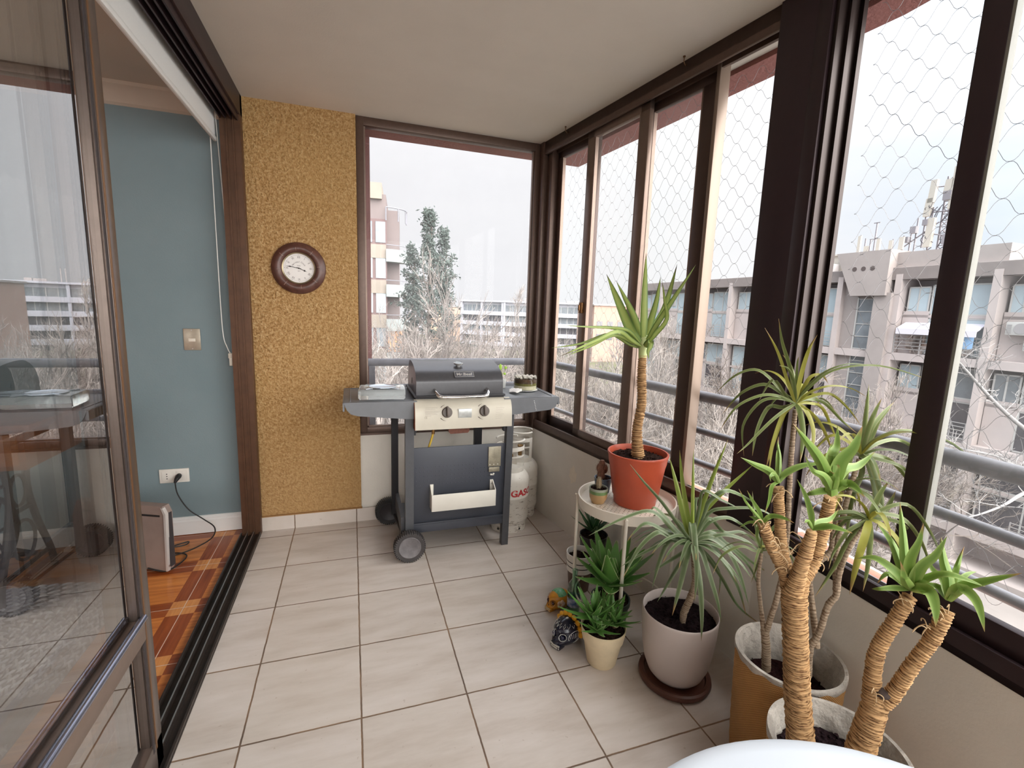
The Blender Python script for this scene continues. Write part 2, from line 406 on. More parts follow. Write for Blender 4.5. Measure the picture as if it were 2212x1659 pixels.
# living room behind the glass door
RX = -4.4
mb = MB().box(RX, XL, YE-.6, YB+.1, -.15, -.003); build('floor', mb, M_parquet, smooth=0, kind='structure')
mb = MB().box(RX, XL-.085, YE-.6, YB+.3, 2.305, 2.5); build('ceiling', mb, M_roomceil, smooth=0, kind='structure')
mb = MB().box(RX, XL-.085, YB+.055, YB+.2, 0, 2.32); build('wall_room_back', mb, M_blue, smooth=0, kind='structure')
mb = MB().box(RX-.1, RX, YE-.6, YB+.2, 0, 2.5); build('wall_room_left', mb, M_white_wall, smooth=0, kind='structure')
mb = MB().box(RX, XL, YE-.7, YE-.6, 0, .5); mb.box(RX, XL, YE-.7, YE-.6, 2.2, 2.5); mb.box(RX, RX+.3, YE-.7, YE-.6, .5, 2.2); mb.box(-2.4, XL, YE-.7, YE-.6, .5, 2.2); build('wall_room_front', mb, M_white_wall, smooth=0, kind='structure')  # opening in this unseen wall is added to brighten the room
prof = [(0,0),(.016,0),(.016,.075),(.012,.082),(.012,.09),(.006,.098),(0,.1)]
Mx = Matrix(((0,1,0,0),(-1,0,0,YB+.055),(0,0,1,0),(0,0,0,1)))
mb = MB(); mb.prism(prof, RX, XL-.1, Mx); build('baseboard_room', mb, M_white, smooth=0, kind='structure')
pr = [(0,2.305),(.07,2.305),(.066,2.29),(.04,2.275),(.022,2.25),(.014,2.225),(0,2.215)]
mb = MB(); mb.prism(pr, RX, XL-.1, Mx); build('trim_4', mb, M_roomceil, smooth=30, kind='structure')

# ------------------------------------------------------------------ glass door on the left
d1 = thing('door_1', (XL-.05, 1.2, 0), kind='structure')
x0, x1 = XL-.095, XL
mb = MB()
mb.box(x0, x1, YB-.055, YB-.012, 0, HC, bev=.002)                       # jamb
build('frame', mb, pbr('door_frame_bronze', srgb(96,66,48), .45, .3, .2, 30), d1)
build('head', MB().box(x0, x1, YE, YB-.012, 2.215, HC, bev=.002), M_darkbronze, d1)
mb = MB()
for xx in (x0+.008, x0+.032, x0+.058, x0+.082): mb.box(xx-.003, xx+.003, YE, YB-.055, 2.185, 2.22)
build('head_channel', mb, M_darkbronze, d1)
mb = MB()
mb.box(x0+.002, x1-.002, YB-.066, YB-.05, 0, 2.22); mb.box(x0+.03, x0+.036, YB-.075, YB-.06, 0, 2.22); mb.box(x0+.06, x0+.066, YB-.075, YB-.06, 0, 2.22)
build('jamb_channel', mb, pbr('channel_bronze', srgb(92,64,46), .4, .4, .2, 20), d1)
mb = MB(); mb.box(x0-.01, x1, YE, YB-.06, -.002, .006)
for xx, h in ((x0-.004,.022),(x0+.028,.026),(x0+.06,.026),(x1-.005,.018)): mb.box(xx-.004, xx+.004, YE, YB-.06, .004, h, bev=.001)
build('track', mb, pbr('track_dark', srgb(70,62,58), .4, .5, .35, 18), d1)
mb = MB()
for xx, h in ((x0+.028,.0265),(x0+.06,.0265)): mb.box(xx-.002, xx+.002, YE, YB-.06, .024, h+.001)
build('track_rail', mb, M_steel, d1)
def panel(x, y0, y1, name, sw=.055):
    f = MB(); t = .02
    f.box(x-t, x+t, y1-sw, y1, .03, 2.2, bev=.004); f.box(x-t, x+t, y0, y0+sw, .03, 2.2, bev=.004)
    f.box(x-t, x+t, y0, y1, .03, .12, bev=.004); f.box(x-t, x+t, y0, y1, 2.14, 2.2, bev=.004)
    f.box(x-.012, x+.012, y1-sw-.012, y1-sw+.01, .1, 2.15); f.box(x-.016, x+.016, y1-sw-.006, y1-sw+.01, .1, 2.15)
    o = build('sliding_panel', f, pbr('panel_bronze', srgb(106,93,86), .3, .65, .1, 30), d1)
    g = MB().box(x-.003, x+.003, y0+sw-.01, y1-sw+.005, .1, 2.16); build('pane', g, M_glass_door, o, smooth=0)
    return o
p1 = panel(XL-.032, -.2, 1.386, 'a', .046)
build('copper_strip', MB().box(XL-.0125, XL-.011, 1.343, 1.349, .1, 2.15), pbr('copper_strip', srgb(116,82,54), .4, .4), p1, smooth=0)
build('rubber_seal', MB().box(XL-.0135, XL-.0115, 1.325, 1.334, .1, 2.15), pbr('seal_dark', srgb(48,40,40), .7), p1, smooth=0)
p2 = panel(XL-.078, -.25, 1.43, 'b', .085)
mb = MB(); mb.box(XL-.048, XL-.010, -.15, 1.342, .428, .490, bev=.004); build('mid_rail', mb, M_taupe, p1)
mb = MB(); mb.tube([(XL-.010, -.14, .494), (XL-.010, 1.335, .494)], .009, 14)
build('mid_rail_bead', mb, pbr('bead_steel', srgb(150,154,172), .18, .9), p1)

# ------------------------------------------------------------------ windows
# window_1: fixed pane in the back wall
w1 = thing('window_1', (.57, YB, SILL), kind='structure'); mb = MB()
f0, f1 = YB, YB+.06
mb.box(.0365, .078, f0, f1, SILL, HC, bev=.003); mb.box(.076, 1.088, f0+.001, f1, SILL, SILL+.045, bev=.003); mb.box(.076, 1.088, f0+.001, f1, HC-.045, HC, bev=.003)
mb.box(1.085, 1.1254, f0, f1, SILL, HC, bev=.003); mb.box(.0365, 1.12, f0-.012, f0+.005, SILL, SILL+.012)
build('frame', mb, M_bronze, w1)
mb = MB(); 
for a in ((.078,.086,SILL+.04,HC-.04),(1.078,1.087,SILL+.04,HC-.04)): mb.box(a[0], a[1], f0+.018, f0+.04, a[2], a[3])
mb.box(.078, 1.085, f0+.018, f0+.04, SILL+.043, SILL+.052); loose('glazing_bead', mb, M_taupe, w1)
build('pane', MB().box(.078, 1.087, f0+.028, f0+.033, SILL+.04, HC-.04), M_glass_back, w1, smooth=0)
# window_2: sliding sashes of the far facet
w2 = thing('window_2', (A0[0], A0[1], SILL), kind='structure'); mb = MB()
mb.box(-.005, .045, -.01, .11, SILL, HC, MA, bev=.003); mb.box(.045, .10, .02, .11, SILL, HC, MA, bev=.003)
mb.box(0, KD, -.002, .10, SILL, SILL+.022, MA, bev=.002); mb.box(0, KD, -.002, .012, SILL, SILL+.062, MA, bev=.002)
mb.box(0, KD, -.002, .10, HC-.05, HC, MA, bev=.002); mb.box(0, KD, -.002, .012, HC-.075, HC, MA, bev=.002)
mb.box(0, KD, .05, .06, HC-.07, HC-.04, MA)
build('frame', mb, M_bronze, w2)
mb = MB()
for o_ in (.03, .055, .082): mb.box(.05, KD-.1, o_-.002, o_+.002, SILL+.02, SILL+.035, MA)
build('sash_track', mb, M_steel, w2)
def sash(par, Mt, s0, s1, n, m, zb=SILL+.03, zt=HC-.055, sw=.06, bh=.075, th=.05, glass=M_glass, handle=None, edge=None, swl=None):
    swl = swl or sw
    f = MB(); f.box(s0, s0+swl, n, n+.026, zb, zt, Mt, bev=.003); f.box(s1-sw, s1, n, n+.026, zb, zt, Mt, bev=.003)
    f.box(s0, s1, n, n+.026, zb, zb+bh, Mt, bev=.003); f.box(s0, s1, n, n+.026, zt-th, zt, Mt, bev=.003)
    o = build('sash', f, m, par)
    build('pane', MB().box(s0+swl-.005, s1-sw+.005, n+.010, n+.015, zb+bh-.005, zt-th+.005, Mt), glass, o, smooth=0)
    b = MB()
    for a, c in ((s0+swl, s0+swl+.007), (s1-sw-.007, s1-sw)): b.box(a, c, n+.002, n+.022, zb+bh, zt-th, Mt)
    build('glazing_bead', b, edge or M_taupe, o)
    return o
M_sashd = pbr('sash_bronze_dark', srgb(72,54,46), .4, .35, .1, 30); M_sash = pbr('sash_bronze', srgb(118,98,86), .35, .45, .1, 30)
sash(w2, MA, .10, .497, .062, M_sashd, sw=.045)
s2 = sash(w2, MA, .458, .925, .022, M_sash)
s3 = sash(w2, MA, .872, 1.262, .062, M_sashd, sw=.075, swl=.03)
mb = MB().box(.472, .50, .008, .026, 1.30, 1.36, MA, bev=.003); mb.box(.48, .492, -.002, .012, 1.315, 1.345, MA, bev=.002); build('latch', mb, pbr('brass_latch', srgb(120,84,50), .4, .7), s2)
mb = MB().box(1.262, 1.28, .045, .1, SILL+.03, HC-.05, MA, bev=.002); build('edge_channel', mb, pbr('edge_strip', srgb(132,114,100), .4, .4), s3)
# corner post between the facets
mb = MB(); mb.box(1.553, KD+.012, -.012, .12, SILL, HC, MA, bev=.003); mb.box(-.004, .052, -.012, .115, SILL, HC, MBm, bev=.003)
post = build('trim_5', mb, M_darkbronze, kind='structure')  # darkness of the backlit post is put into its bronze colour
# window_3: near facet
w3 = thing('window_3', (K0[0], K0[1], SILL), kind='structure'); mb = MB()
mb.box(.05, LB, -.002, .10, SILL, SILL+.022, MBm, bev=.002); mb.box(.05, LB, -.002, .012, SILL, SILL+.06, MBm, bev=.002)
mb.box(0, LB, -.002, .10, HC-.05, HC, MBm, bev=.002); mb.box(0, LB, -.002, .012, HC-.075, HC, MBm, bev=.002)
mb.box(LB-.06, LB, -.01, .11, SILL, HC, MBm, bev=.003)
build('frame', mb, M_darkbronze, w3)
mb = MB(); mb.box(.052, .066, 0, .1, SILL, HC, MBm); mb.box(.066, .078, .03, .045, SILL, HC, MBm); mb.box(.066, .078, .075, .09, SILL, HC, MBm)
build('jamb_channel', mb, pbr('jamb_channel_bronze', srgb(46,35,32), .35, .5), w3)
mb = MB()
for o_ in (.03, .055, .082): mb.box(.06, LB-.1, o_-.002, o_+.002, SILL+.02, SILL+.035, MBm)
build('sash_track', mb, M_steel, w3)
M_gask = pbr('grey_gasket', srgb(122,120,112), .5)
sash(w3, MBm, .428, 1.45, .022, M_darkbronze, sw=.058, bh=.085, edge=M_gask)
sash(w3, MBm, 1.40, 2.75, .062, M_darkbronze, sw=.058, bh=.085, edge=M_gask)
# window_4_added: unseen balcony end, glazing added to let light in from behind
w4 = thing('window_4_added', (.4, YE-.03, SILL), kind='structure'); mb = MB()
for a, b in ((XL, XL+.05), (.35, .41), (E0[0]-.05, E0[0])): mb.box(a, b, YE-.06, YE, SILL, HC)
mb.box(XL, E0[0], YE-.06, YE, SILL, SILL+.05); mb.box(XL, E0[0], YE-.06, YE, HC-.05, HC); build('frame', mb, M_bronze, w4)
build('pane', MB().box(XL+.04, E0[0]-.04, YE-.035, YE-.03, SILL+.04, HC-.04), M_glass, w4, smooth=0)
# outer sill: painted ledge and riveted strip
mb = MB(); mb.box(-.05, KD+.02, .14, .2, SILL-.03, SILL+.0, MA); mb.box(-.02, LB, .14, .2, SILL-.03, SILL+.0, MBm); mb.box(.09, 1.1254, YB+.12, YB+.18, SILL-.03, SILL)
build('trim_6', mb, pbr('ledge_cream', srgb(206,186,174), .7), smooth=0, kind='structure')
st = thing('trim_7', (A0[0]+.1, A0[1], SILL), kind='structure'); mb = MB()
mb.box(.02, 1.553, .092, .13, SILL, SILL+.03, MA, bev=.002); mb.box(.06, LB, .092, .13, SILL, SILL+.03, MBm, bev=.002); build('strip', mb, pbr('salmon_strip', srgb(226,164,140), .5), st)
mb = MB()
for i in range(14):
    p = MA @ Vector((.1+.105*i, .0925, SILL+.017)); q = MA @ Vector((.1+.105*i, .089, SILL+.017)); mb.cyl(p, q, .004, 8)
for i in range(24):
    p = MBm @ Vector((.1+.105*i, .0925, SILL+.017)); q = MBm @ Vector((.1+.105*i, .089, SILL+.017)); mb.cyl(p, q, .004, 8)
loose('screw', mb, M_steel, st)

# ------------------------------------------------------------------ balcony railing outside
rl = thing('balcony_railing', (1.6, 1.4, .02), 'grey painted tube railing running outside the balcony windows', 'railing')
P0 = MA @ Vector((-.17, .16, 0)); P1 = MA @ Vector((KD+.02, .16, 0)); P2 = MBm @ Vector((LB, .16, 0)); PB = Vector((.09, YB+.16, 0))
line = [PB, Vector((P0.x, P0.y, 0)), P1, P2]
for z, r_ in ((.955, .024), (.80, .015), (.655, .015), (.50, .015), (.35, .015), (.2, .015)):
    build('rail', MB().tube([p+Vector((0,0,z)) for p in line], r_, 14), M_railing, rl)
for a, b, ks in ((PB, line[1], (.02, .6)), (line[1], P1, (.5,)), (P1, P2, (.3, .62, .9))):
    for k in ks:
        p = a.lerp(b, k); build('post', MB().box(p.x-.018, p.x+.018, p.y-.012, p.y+.012, .05, .95), M_railing, rl)

# ------------------------------------------------------------------ safety net outside the right windows
def net(Mt, s0, s1, n, name, label):
    mb = MB(); dx, dz = .088, .088; z0, z1 = .6, 2.3; rnd = random.Random(4)
    ns = int((s1-s0)/dx)+1; nz = int((z1-z0)/dz)
    pos = lambda i, j: (s0+dx*i/2+.004*math.sin(i*.31+j*.17), n+.008*math.sin(i*.21+j*.13), z0+dz*j/2+.005*math.sin(j*.23+i*.29))
    for sg in (1, -1):
        for st_ in range(-2*nz, 2*ns+2*nz, 2):
            pts = []
            for j in range(0, 2*nz+1):
                i = st_+sg*j
                if 0 <= i <= 2*ns:
                    p = Vector(pos(i, j))
                    if pts:
                        a = last        # slack cord: an S curve from knot to knot
                        for t in (.17, .33, .5, .67, .83): pts.append(a.lerp(p, t)+Vector((0, 0, -.0065*math.sin(2*PI*t))))
                    pts.append(p); last = p
            if len(pts) > 2: mb.tube([Mt @ p for p in pts], .00065, 3, cap=False)
    for i in range(0, 2*ns+1):
        for j in range(0, 2*nz+1):
            if (i+j) % 2 == 0:
                p = Mt @ Vector(pos(i, j)); k = .0015
                mb.add([p+Vector(q)*k for q in ((1,0,0),(0,1,0),(-1,0,0),(0,-1,0),(0,0,1),(0,0,-1))], [(0,1,4),(1,2,4),(2,3,4),(3,0,4),(1,0,5),(2,1,5),(3,2,5),(0,3,5)])
    return build(name, mb, pbr('net_cord', srgb(150,148,150), .7), smooth=0, label=label, cat='safety net')
net(MA, .02, KD-.0, .205, 'safety_net', 'diamond mesh cord safety net outside the far sliding windows')
net(MBm, .03, LB, .205, 'safety_net', 'diamond mesh cord safety net outside the open near window beyond the dark post')

# ------------------------------------------------------------------ wall clock
cx, cz = -.268, 1.49
wc = thing('wall_clock', (cx, YB-.012, cz), 'round brown wooden wall clock with roman numerals on the ochre wall', 'clock')
MC = Matrix(((1,0,0,cx),(0,0,-1,YB-.0125),(0,1,0,cz),(0,0,0,1)))      # local z faces the viewer
M_clock = pbr('aged_brown_wood', srgb(92,58,48), .35, 0, .35, 40, (30,.2,.004))
mb = MB().lathe([(.078,.002),(.135,.002),(.137,.010),(.133,.016),(.129,.018),(.125,.022),(.112,.030),(.098,.030),(.088,.024),(.084,.016),(.078,.014)], 64, MC, closed=True)
build('case', mb, M_clock, wc)
mb = MB().lathe([(0,.004),(.084,.004),(.084,.010),(0,.010)], 64, MC); dial = build('dial', mb, pbr('dial_paper', srgb(226,222,218), .6), wc)
mb = MB().lathe([(.0775,.012),(.0835,.012),(.0835,.02),(.0775,.017)], 64, MC, closed=True); build('bezel', mb, pbr('antique_brass', srgb(150,136,108), .3, .7), wc)
ink = MB(); M_ink = pbr('clock_ink', srgb(96,84,78), .7)
def MCp(x, y, rot=0, z=.0102): return MC @ Matrix.Translation((x, y, z)) @ Matrix.Rotation(rot, 4, 'Z')
for i, s in enumerate(['XII','I','II','III','IIII','V','VI','VII','VIII','IX','X','XI']):
    a = -i*PI/6; ink.text(s, .017, MCp(-math.sin(a)*.058, math.cos(a)*.058, a) @ Matrix.Scale(.75, 4, (1,0,0)), .0002)
    x, y = -math.sin(a)*.0705, math.cos(a)*.0705; ink.box(-.0012, .0012, -.0012, .0012, 0, .0003, MCp(x, y, a))
s = 'National Clock'
for i, ch in enumerate(s):
    a = R(62-124*i/(len(s)-1)); ink.text(ch, .0115, MCp(-math.sin(a)*.034, math.cos(a)*.034, a), .0002)
ink.text('PARIS', .0065, MCp(0, .013), .0002); ink.text('1871', .0075, MCp(0, -.015), .0002)
ink.lathe([(.0685,.0101),(.069,.0101),(.069,.0104),(.0685,.0104)], 64, MC, closed=True)
build('numerals', ink, M_ink, dial, smooth=0)
def hand(ang, ln, w, z):
    h = MB(); Mh = MCp(0, 0, ang, z)
    pts = [(-.0012,-.012),(.0012,-.012),(.0015,ln*.55),(w,ln*.68),(.0012,ln*.8),(0,ln),(-.0012,ln*.8),(-w,ln*.68),(-.0015,ln*.55)]
    h.add([(x,y,0) for x,y in pts]+[(x,y,.0008) for x,y in pts], [tuple(range(9))[::-1], tuple(range(9,18))]+[(i,(i+1)%9,(i+1)%9+9,i+9) for i in range(9)], Mh)
    h.lathe([(0,0),(.004,0),(.004,.0012),(0,.0012)], 16, Mh); return h
M_hand = pbr('clock_hand', srgb(40,26,20), .5)
build('hour_hand', hand(R(-113), .045, .005, .0112), M_hand, wc); build('minute_hand', hand(R(80), .066, .0035, .0128), M_hand, wc)
gr = MB()
for i in range(8):
    a = R(45*i+6); gr.box(-.0008, .0008, .092, .118 if i % 2 else .108, .0, .0012, MCp(0, 0, a, .0295))
loose('case_scratch', gr, pbr('scratch', srgb(150,120,104), .6), wc)

# ------------------------------------------------------------------ barbecue
G = thing('gas_barbecue', (.53, 2.55, 0), 'dark grey two burner gas barbecue on wheels with folding shelves', 'barbecue')
M_g = pbr('barbecue_enamel', srgb(80,81,85), .38, .1, .12, 30, (160,.08,.001))
M_g2 = pbr('barbecue_panel', srgb(66,69,78), .42, .1, .1, 8)
M_shelf = pbr('shelf_enamel', srgb(110,112,116), .4, .1, .12, 14)
M_gblack = pbr('barbecue_black', srgb(34,32,36), .5, .1, .2, 30)
M_bronzelid = pbr('lid_enamel', srgb(74,73,76), .3, .25, .1, 60, (220,.15,.0006))
M_beige = pbr('control_panel_beige', srgb(190,183,168), .4, .1, .06, 10)
# lid
zf, yf, yb_ = .862, 2.365, 2.735
prof = [(yf, zf), (yf, .925)]
for i in range(1, 15):
    a = PI/2*i/14; prof.append((yf+.25*(1-math.cos(a)), .925+.092*math.sin(a)))
for i in range(1, 12):
    a = PI/2*i/11; prof.append((yf+.25+.12*math.sin(a), .90+.117*math.cos(a)))
prof.append((yb_, zf))
Ml = Matrix(((0,1,0,0),(1,0,0,0),(0,0,1,0),(0,0,0,1)))
mb = MB().prism(prof, .300, .757, Ml); lid = build('lid', mb, M_bronzelid, G, smooth=30)
mb = MB().box(.288, .768, 2.352, 2.745, .852, .862, bev=.002); mb.box(.345, .36, 2.735, 2.76, .84, .9); build('lid_rim', mb, M_gblack, lid)
mb = MB(); zs = .89
mb.tube([(.392,2.366,zs),(.392,2.34,zs-.003),(.396,2.318,zs-.012),(.405,2.303,zs-.022),(.425,2.297,zs-.027),(.53,2.296,zs-.028),(.635,2.297,zs-.027),(.655,2.303,zs-.022),(.664,2.318,zs-.012),(.668,2.34,zs-.003),(.668,2.366,zs)], .0085, 16); build('lid_handle', mb, M_chrome, lid)
ty, tz = 2.47, .999; nrm = Vector((0,-.2536,.967)).normalized(); c0 = Vector((.535, ty, tz))
mb = MB(); xx = Vector((1,0,0)); yy = nrm.cross(xx); Mt = Matrix((xx, yy, nrm)).transposed().to_4x4(); Mt.translation = c0
mb.lathe([(.012,-.01),(.012,.01),(.024,.012),(.0245,.018),(.021,.02),(.021,.018),(0,.018)], 32, Mt); th_ = build('thermometer', mb, M_steel, G)
mb = MB().lathe([(0,.0182),(.0205,.0182),(.0205,.0188),(0,.0188)], 32, Mt); mb.box(-.001,.001,0,.016,.0188,.0192,Mt); build('gauge_face', mb, pbr('gauge_face', srgb(150,158,162), .2), th_)
pb = Vector((.549, 2.387, .9625)); nb = Vector((0,-.633,.774)).normalized(); yy = nb.cross(xx); Mb = Matrix((xx, yy, nb)).transposed().to_4x4(); Mb.translation = pb
mb = MB().box(-.052,.052,-.020,.020,-.004,.005,Mb,bev=.001); bd = build('badge', mb, pbr('badge_pewter', srgb(104,104,110), .4, .6), G)
mb = MB(); mb.text('Mr.Beef', .026, Mb @ Matrix.Translation((0,-.001,.0052)), .0006, bold=.0005)
for a in ((-.051,.051,.0175,.019),(-.051,.051,-.019,-.0175),(-.051,-.0495,-.0175,.0175),(.0495,.051,-.0175,.0175)): mb.box(*a, .004, .0062, Mb)
build('badge_lettering', mb, pbr('badge_letters', srgb(206,204,200), .35, .6), bd)
mb = MB().cyl((.2985,2.54,.915),(.3005,2.54,.915),.007,12); mb.box(.2985,.3005,2.537,2.543,.9,.93); build('pivot_hole', mb, M_black, lid)
# firebox
mb = MB().box(.305,.752,2.375,2.725,.735,.853,bev=.006); mb.box(.296,.762,2.36,2.735,.842,.853); build('firebox', mb, M_gblack, G)
# control panel
pr = [(2.36,.845),(2.345,.843),(2.328,.836),(2.316,.824),(2.307,.806),(2.301,.785),(2.297,.76),(2.294,.70),(2.36,.70)]
mb = MB().prism([(y,z) for y,z in pr], .287, .790, Ml); cp = build('control_panel', mb, M_beige, G, smooth=30)
mb = MB().prism([(y+.001,z-.001) for y,z in pr[:-1]]+[(2.36,.701)], .2845, .2872, Ml); build('panel_side', mb, pbr('rusty_edge', srgb(124,62,36), .7, .2, .3, 60), cp)
ny = Vector((0,-.975,.22)).normalized()
for kx in (.446, .640):
    c0 = Vector((kx, 2.3035, .784)); yy = ny.cross(xx); Mk = Matrix((xx, yy, ny)).transposed().to_4x4(); Mk.translation = c0
    mb = MB().lathe([(.027,-.002),(.027,.004),(.025,.012),(.0235,.016),(0,.016)], 32, Mk); mb.box(-.006,.006,-.021,.026,.012,.032,Mk,bev=.003)
    mb.box(-.0045,.0045,.02,.031,.004,.024,Mk,bev=.002); k = build('knob', mb, pbr('knob_plastic', srgb(86,74,66), .45), cp)
    mb = MB()
    for a0, a1, r_, w0, w1 in ((105,150,.040,.001,.0045),(205,262,.043,.0055,.0006)):
        vs = []; n = 12
        for i in range(n+1):
            a = R(a0+(a1-a0)*i/n); w = w0+(w1-w0)*i/n
            for q in (r_-w/2, r_+w/2): vs.append((q*math.cos(a), q*math.sin(a), .0006))
        mb.add(vs, [(2*i,2*i+1,2*i+3,2*i+2) for i in range(n)], Mk)
    for a, s_ in ((155,.003),(178,.0028),(198,.0022)): mb.lathe([(0,.0006),(s_,.0007)], 8, Mk @ Matrix.Translation((.045*math.cos(R(a)), .045*math.sin(R(a)), 0)))
    build('dial_mark', mb, pbr('print_dark', srgb(84,70,58), .7), cp)
Mf = Matrix(((1,0,0,0),(0,0,-1,2.2985),(0,1,0,0),(0,0,0,1)))
mb = MB().box(.503,.572,.755,.801,-.004,.003,Mf,bev=.001); lb_ = build('rating_plate', mb, pbr('rating_plate', srgb(196,198,196), .3, .4, .12, 60), G)
mb = MB()
for x in (.508,.567):
    for z in (.759,.797): mb.cyl((x,2.2965,z),(x,2.2945,z),.0016,8)
loose('rivet', mb, M_steel, lb_)
mb = MB(); Mp = Matrix(((1,0,0,0),(0,.05,-1,2.2963),(0,1,.05,0),(0,0,0,1)))
for i, (w, z) in enumerate(((.06,.812),(.05,.803),(.075,.795),(.07,.789),(.055,.783),(.06,.777),(.03,.770))): mb.box(.335, .335+w, z, z+.0012, .0055 if z < .79 else .010, .0058 if z < .79 else .0103, Mf)
for i in range(6): mb.box(.70, .70+.045-(i % 3)*.008, .80-.011*i, .8011-.011*i, .003 if i > 2 else .006, .0033 if i > 2 else .0063, Mf)
mb.text('CE', .012, Matrix(((1,0,0,.332),(0,0,-1,2.2955),(0,1,0,.762),(0,0,0,1))), .0004, 'LEFT')
build('printed_lettering', mb, pbr('faded_print', srgb(160,152,142), .7), cp, smooth=0)
# shelves
def shelf(pts, xi, xo, name):
    s = MB(); lo, hi = min(xi,xo), max(xi,xo)
    s.prism(pts, 2.330, 2.337); s.box(lo, hi, 2.331, 2.765, .834, .842, bev=.002); s.prism([(x, z) for x, z in pts], 2.758, 2.765)
    s.box(xo-.004, xo+.004, 2.331, 2.765, .80, .84)
    o = build('side_shelf', s, M_shelf, G)
    r_ = MB(); sg = 1 if xo > xi else -1
    r_.box(xo-sg*.03-.003, xo-sg*.03+.003, 2.36, 2.73, .841, .845, bev=.001); r_.box(lo+.03, hi-.03, 2.735, 2.741, .841, .845, bev=.001)
    build('shelf_ridge', r_, M_shelf, o); return o
shelf([(-.045,.842),(.300,.842),(.300,.750),(.245,.752),(.02,.775),(-.012,.785),(-.03,.805)], .300, -.045, 'l')
shelf([(.757,.842),(1.07,.842),(1.062,.805),(1.05,.785),(1.02,.772),(.84,.755),(.757,.750)], .757, 1.07, 'r')
mb = MB()
for i in range(7): mb.cyl((.925+.0022*i, 2.3305, .825-.0085*i), (.925+.0022*i, 2.327, .825-.0085*i), .0018, 8)
build('silicone_dots', mb, M_white, G)
# legs
def leg(x0, x1, y0, y1, z0, z1, m, dx=0):
    b = MB(); b.add([(x0-dx,y0,z0),(x1-dx,y0,z0),(x1-dx,y1,z0),(x0-dx,y1,z0),(x0,y0,z1),(x1,y0,z1),(x1,y1,z1),(x0,y1,z1)], [(0,3,2,1),(4,5,6,7),(0,1,5,4),(1,2,6,5),(2,3,7,6),(3,0,4,7)]); return build('leg', b, m, G)
leg(.245,.288,2.352,2.392,.09,.752,M_g,0); leg(.785,.822,2.352,2.392,0,.752,M_g,.012)
leg(.205,.243,2.72,2.755,.08,.76,M_gblack,0); leg(.70,.745,2.72,2.755,0,.76,M_gblack)
mb = MB().box(.288,.302,2.36,2.74,.67,.70); mb.box(.765,.779,2.36,2.74,.67,.70); mb.box(.288,.30,2.37,2.39,.655,.70); mb.box(.757,.767,2.33,2.36,.665,.70); loose('support_bracket', mb, M_gblack, G)
# door panel with dimples
mb = MB().box(.286,.786,2.366,2.374,.178,.588,bev=.002); dp = build('front_panel', mb, M_g2, G)
mb = MB()
for r_ in range(5):
    for c in range(20):
        if r_ in (0, 4) and c > 17: continue
        mb.lathe([(.0035,0),(.0025,.0012),(0,.0015)], 8, Matrix(((1,0,0,.300+.0205*c),(0,0,-1,2.3662),(0,1,0,.482-.024*r_),(0,0,0,1))))
build('embossed_dots', mb, M_g2, dp)
mb = MB().box(.284,.79,2.358,2.378,.128,.180,bev=.002); mb.box(.288,.786,2.354,2.362,.172,.182,bev=.001); build('bottom_rail', mb, M_g2, G)
mb = MB().box(.245,.80,2.37,2.75,.125,.137); mb.box(.225,.245,2.38,2.74,.125,.215); mb.box(.785,.80,2.38,2.74,.125,.215); build('bottom_shelf', mb, M_g, G)
mb = MB()
mb.box(.372,.716,2.300,2.306,.262,.352,bev=.002)
for xx_ in (.372,.712): mb.add([(xx_,2.304,.262),(xx_+.004,2.304,.262),(xx_+.004,2.364,.262),(xx_,2.364,.262),(xx_,2.304,.352),(xx_+.004,2.304,.352),(xx_+.004,2.364,.388),(xx_,2.364,.388)], [(0,3,2,1),(4,5,6,7),(0,1,5,4),(1,2,6,5),(2,3,7,6),(3,0,4,7)])
mb.box(.372,.716,2.302,2.364,.262,.266); mb.box(.372,.390,2.360,2.364,.262,.388); mb.box(.698,.716,2.360,2.364,.262,.388)
tr = build('door_tray', mb, pbr('tray_white', srgb(222,218,208), .4, 0, .05, 10), G)
mb = MB().cyl((.707,2.3605,.366),(.707,2.357,.366),.004,10); build('screw', mb, M_steel, tr)
mb = MB().box(.686,.756,2.360,2.3655,.462,.573,bev=.001); mb.box(.690,.750,2.359,2.3645,.432,.458,bev=.001)
pl = build('hinge_plate', mb, pbr('worn_steel', srgb(178,170,150), .4, .4, .35, 25), G)
mb = MB()
for q in range(3): mb.cyl((.695+.022*q,2.3602,.474),(.695+.022*q,2.3585,.474),.003,8)
mb.ball((.703,2.362,.417),.006,.004,.005); mb.ball((.717,2.362,.42),.006,.004,.004); mb.box(.700,.72,2.361,2.365,.412,.418); loose('bolt', mb, pbr('white_putty', srgb(226,222,212), .7), pl)
# grease tray handle, pipe and hose
mb = MB(); mb.prism([(.462,.705),(.574,.705),(.574,.672),(.566,.662),(.474,.660),(.465,.670)], 2.345, 2.36); mb.box(.47,.566,2.355,2.45,.664,.668); build('grease_tray', mb, pbr('greasy_brown', srgb(112,66,50), .5, .2, .35, 80), G)
mb = MB(); mb.cyl((.398,2.42,.73),(.398,2.42,.675),.010,14); mb.cyl((.398,2.42,.69),(.398,2.42,.682),.014,6); mb.cyl((.398,2.42,.672),(.396,2.42,.645),.0085,14); build('gas_fitting', mb, pbr('brass_fitting', srgb(150,112,66), .35, .8), G)
ho = MB(); ho.tube([(.397,2.42,.66),(.392,2.421,.63),(.375,2.43,.57),(.37,2.46,.5),(.42,2.52,.46),(.6,2.6,.47),(.75,2.62,.50),(.84,2.6,.485)], .006, 10)
o = build('gas_hose', ho, pbr('yellow_hose', srgb(222,186,74), .5), label='yellow gas hose hanging under the barbecue burner box', cat='hose')
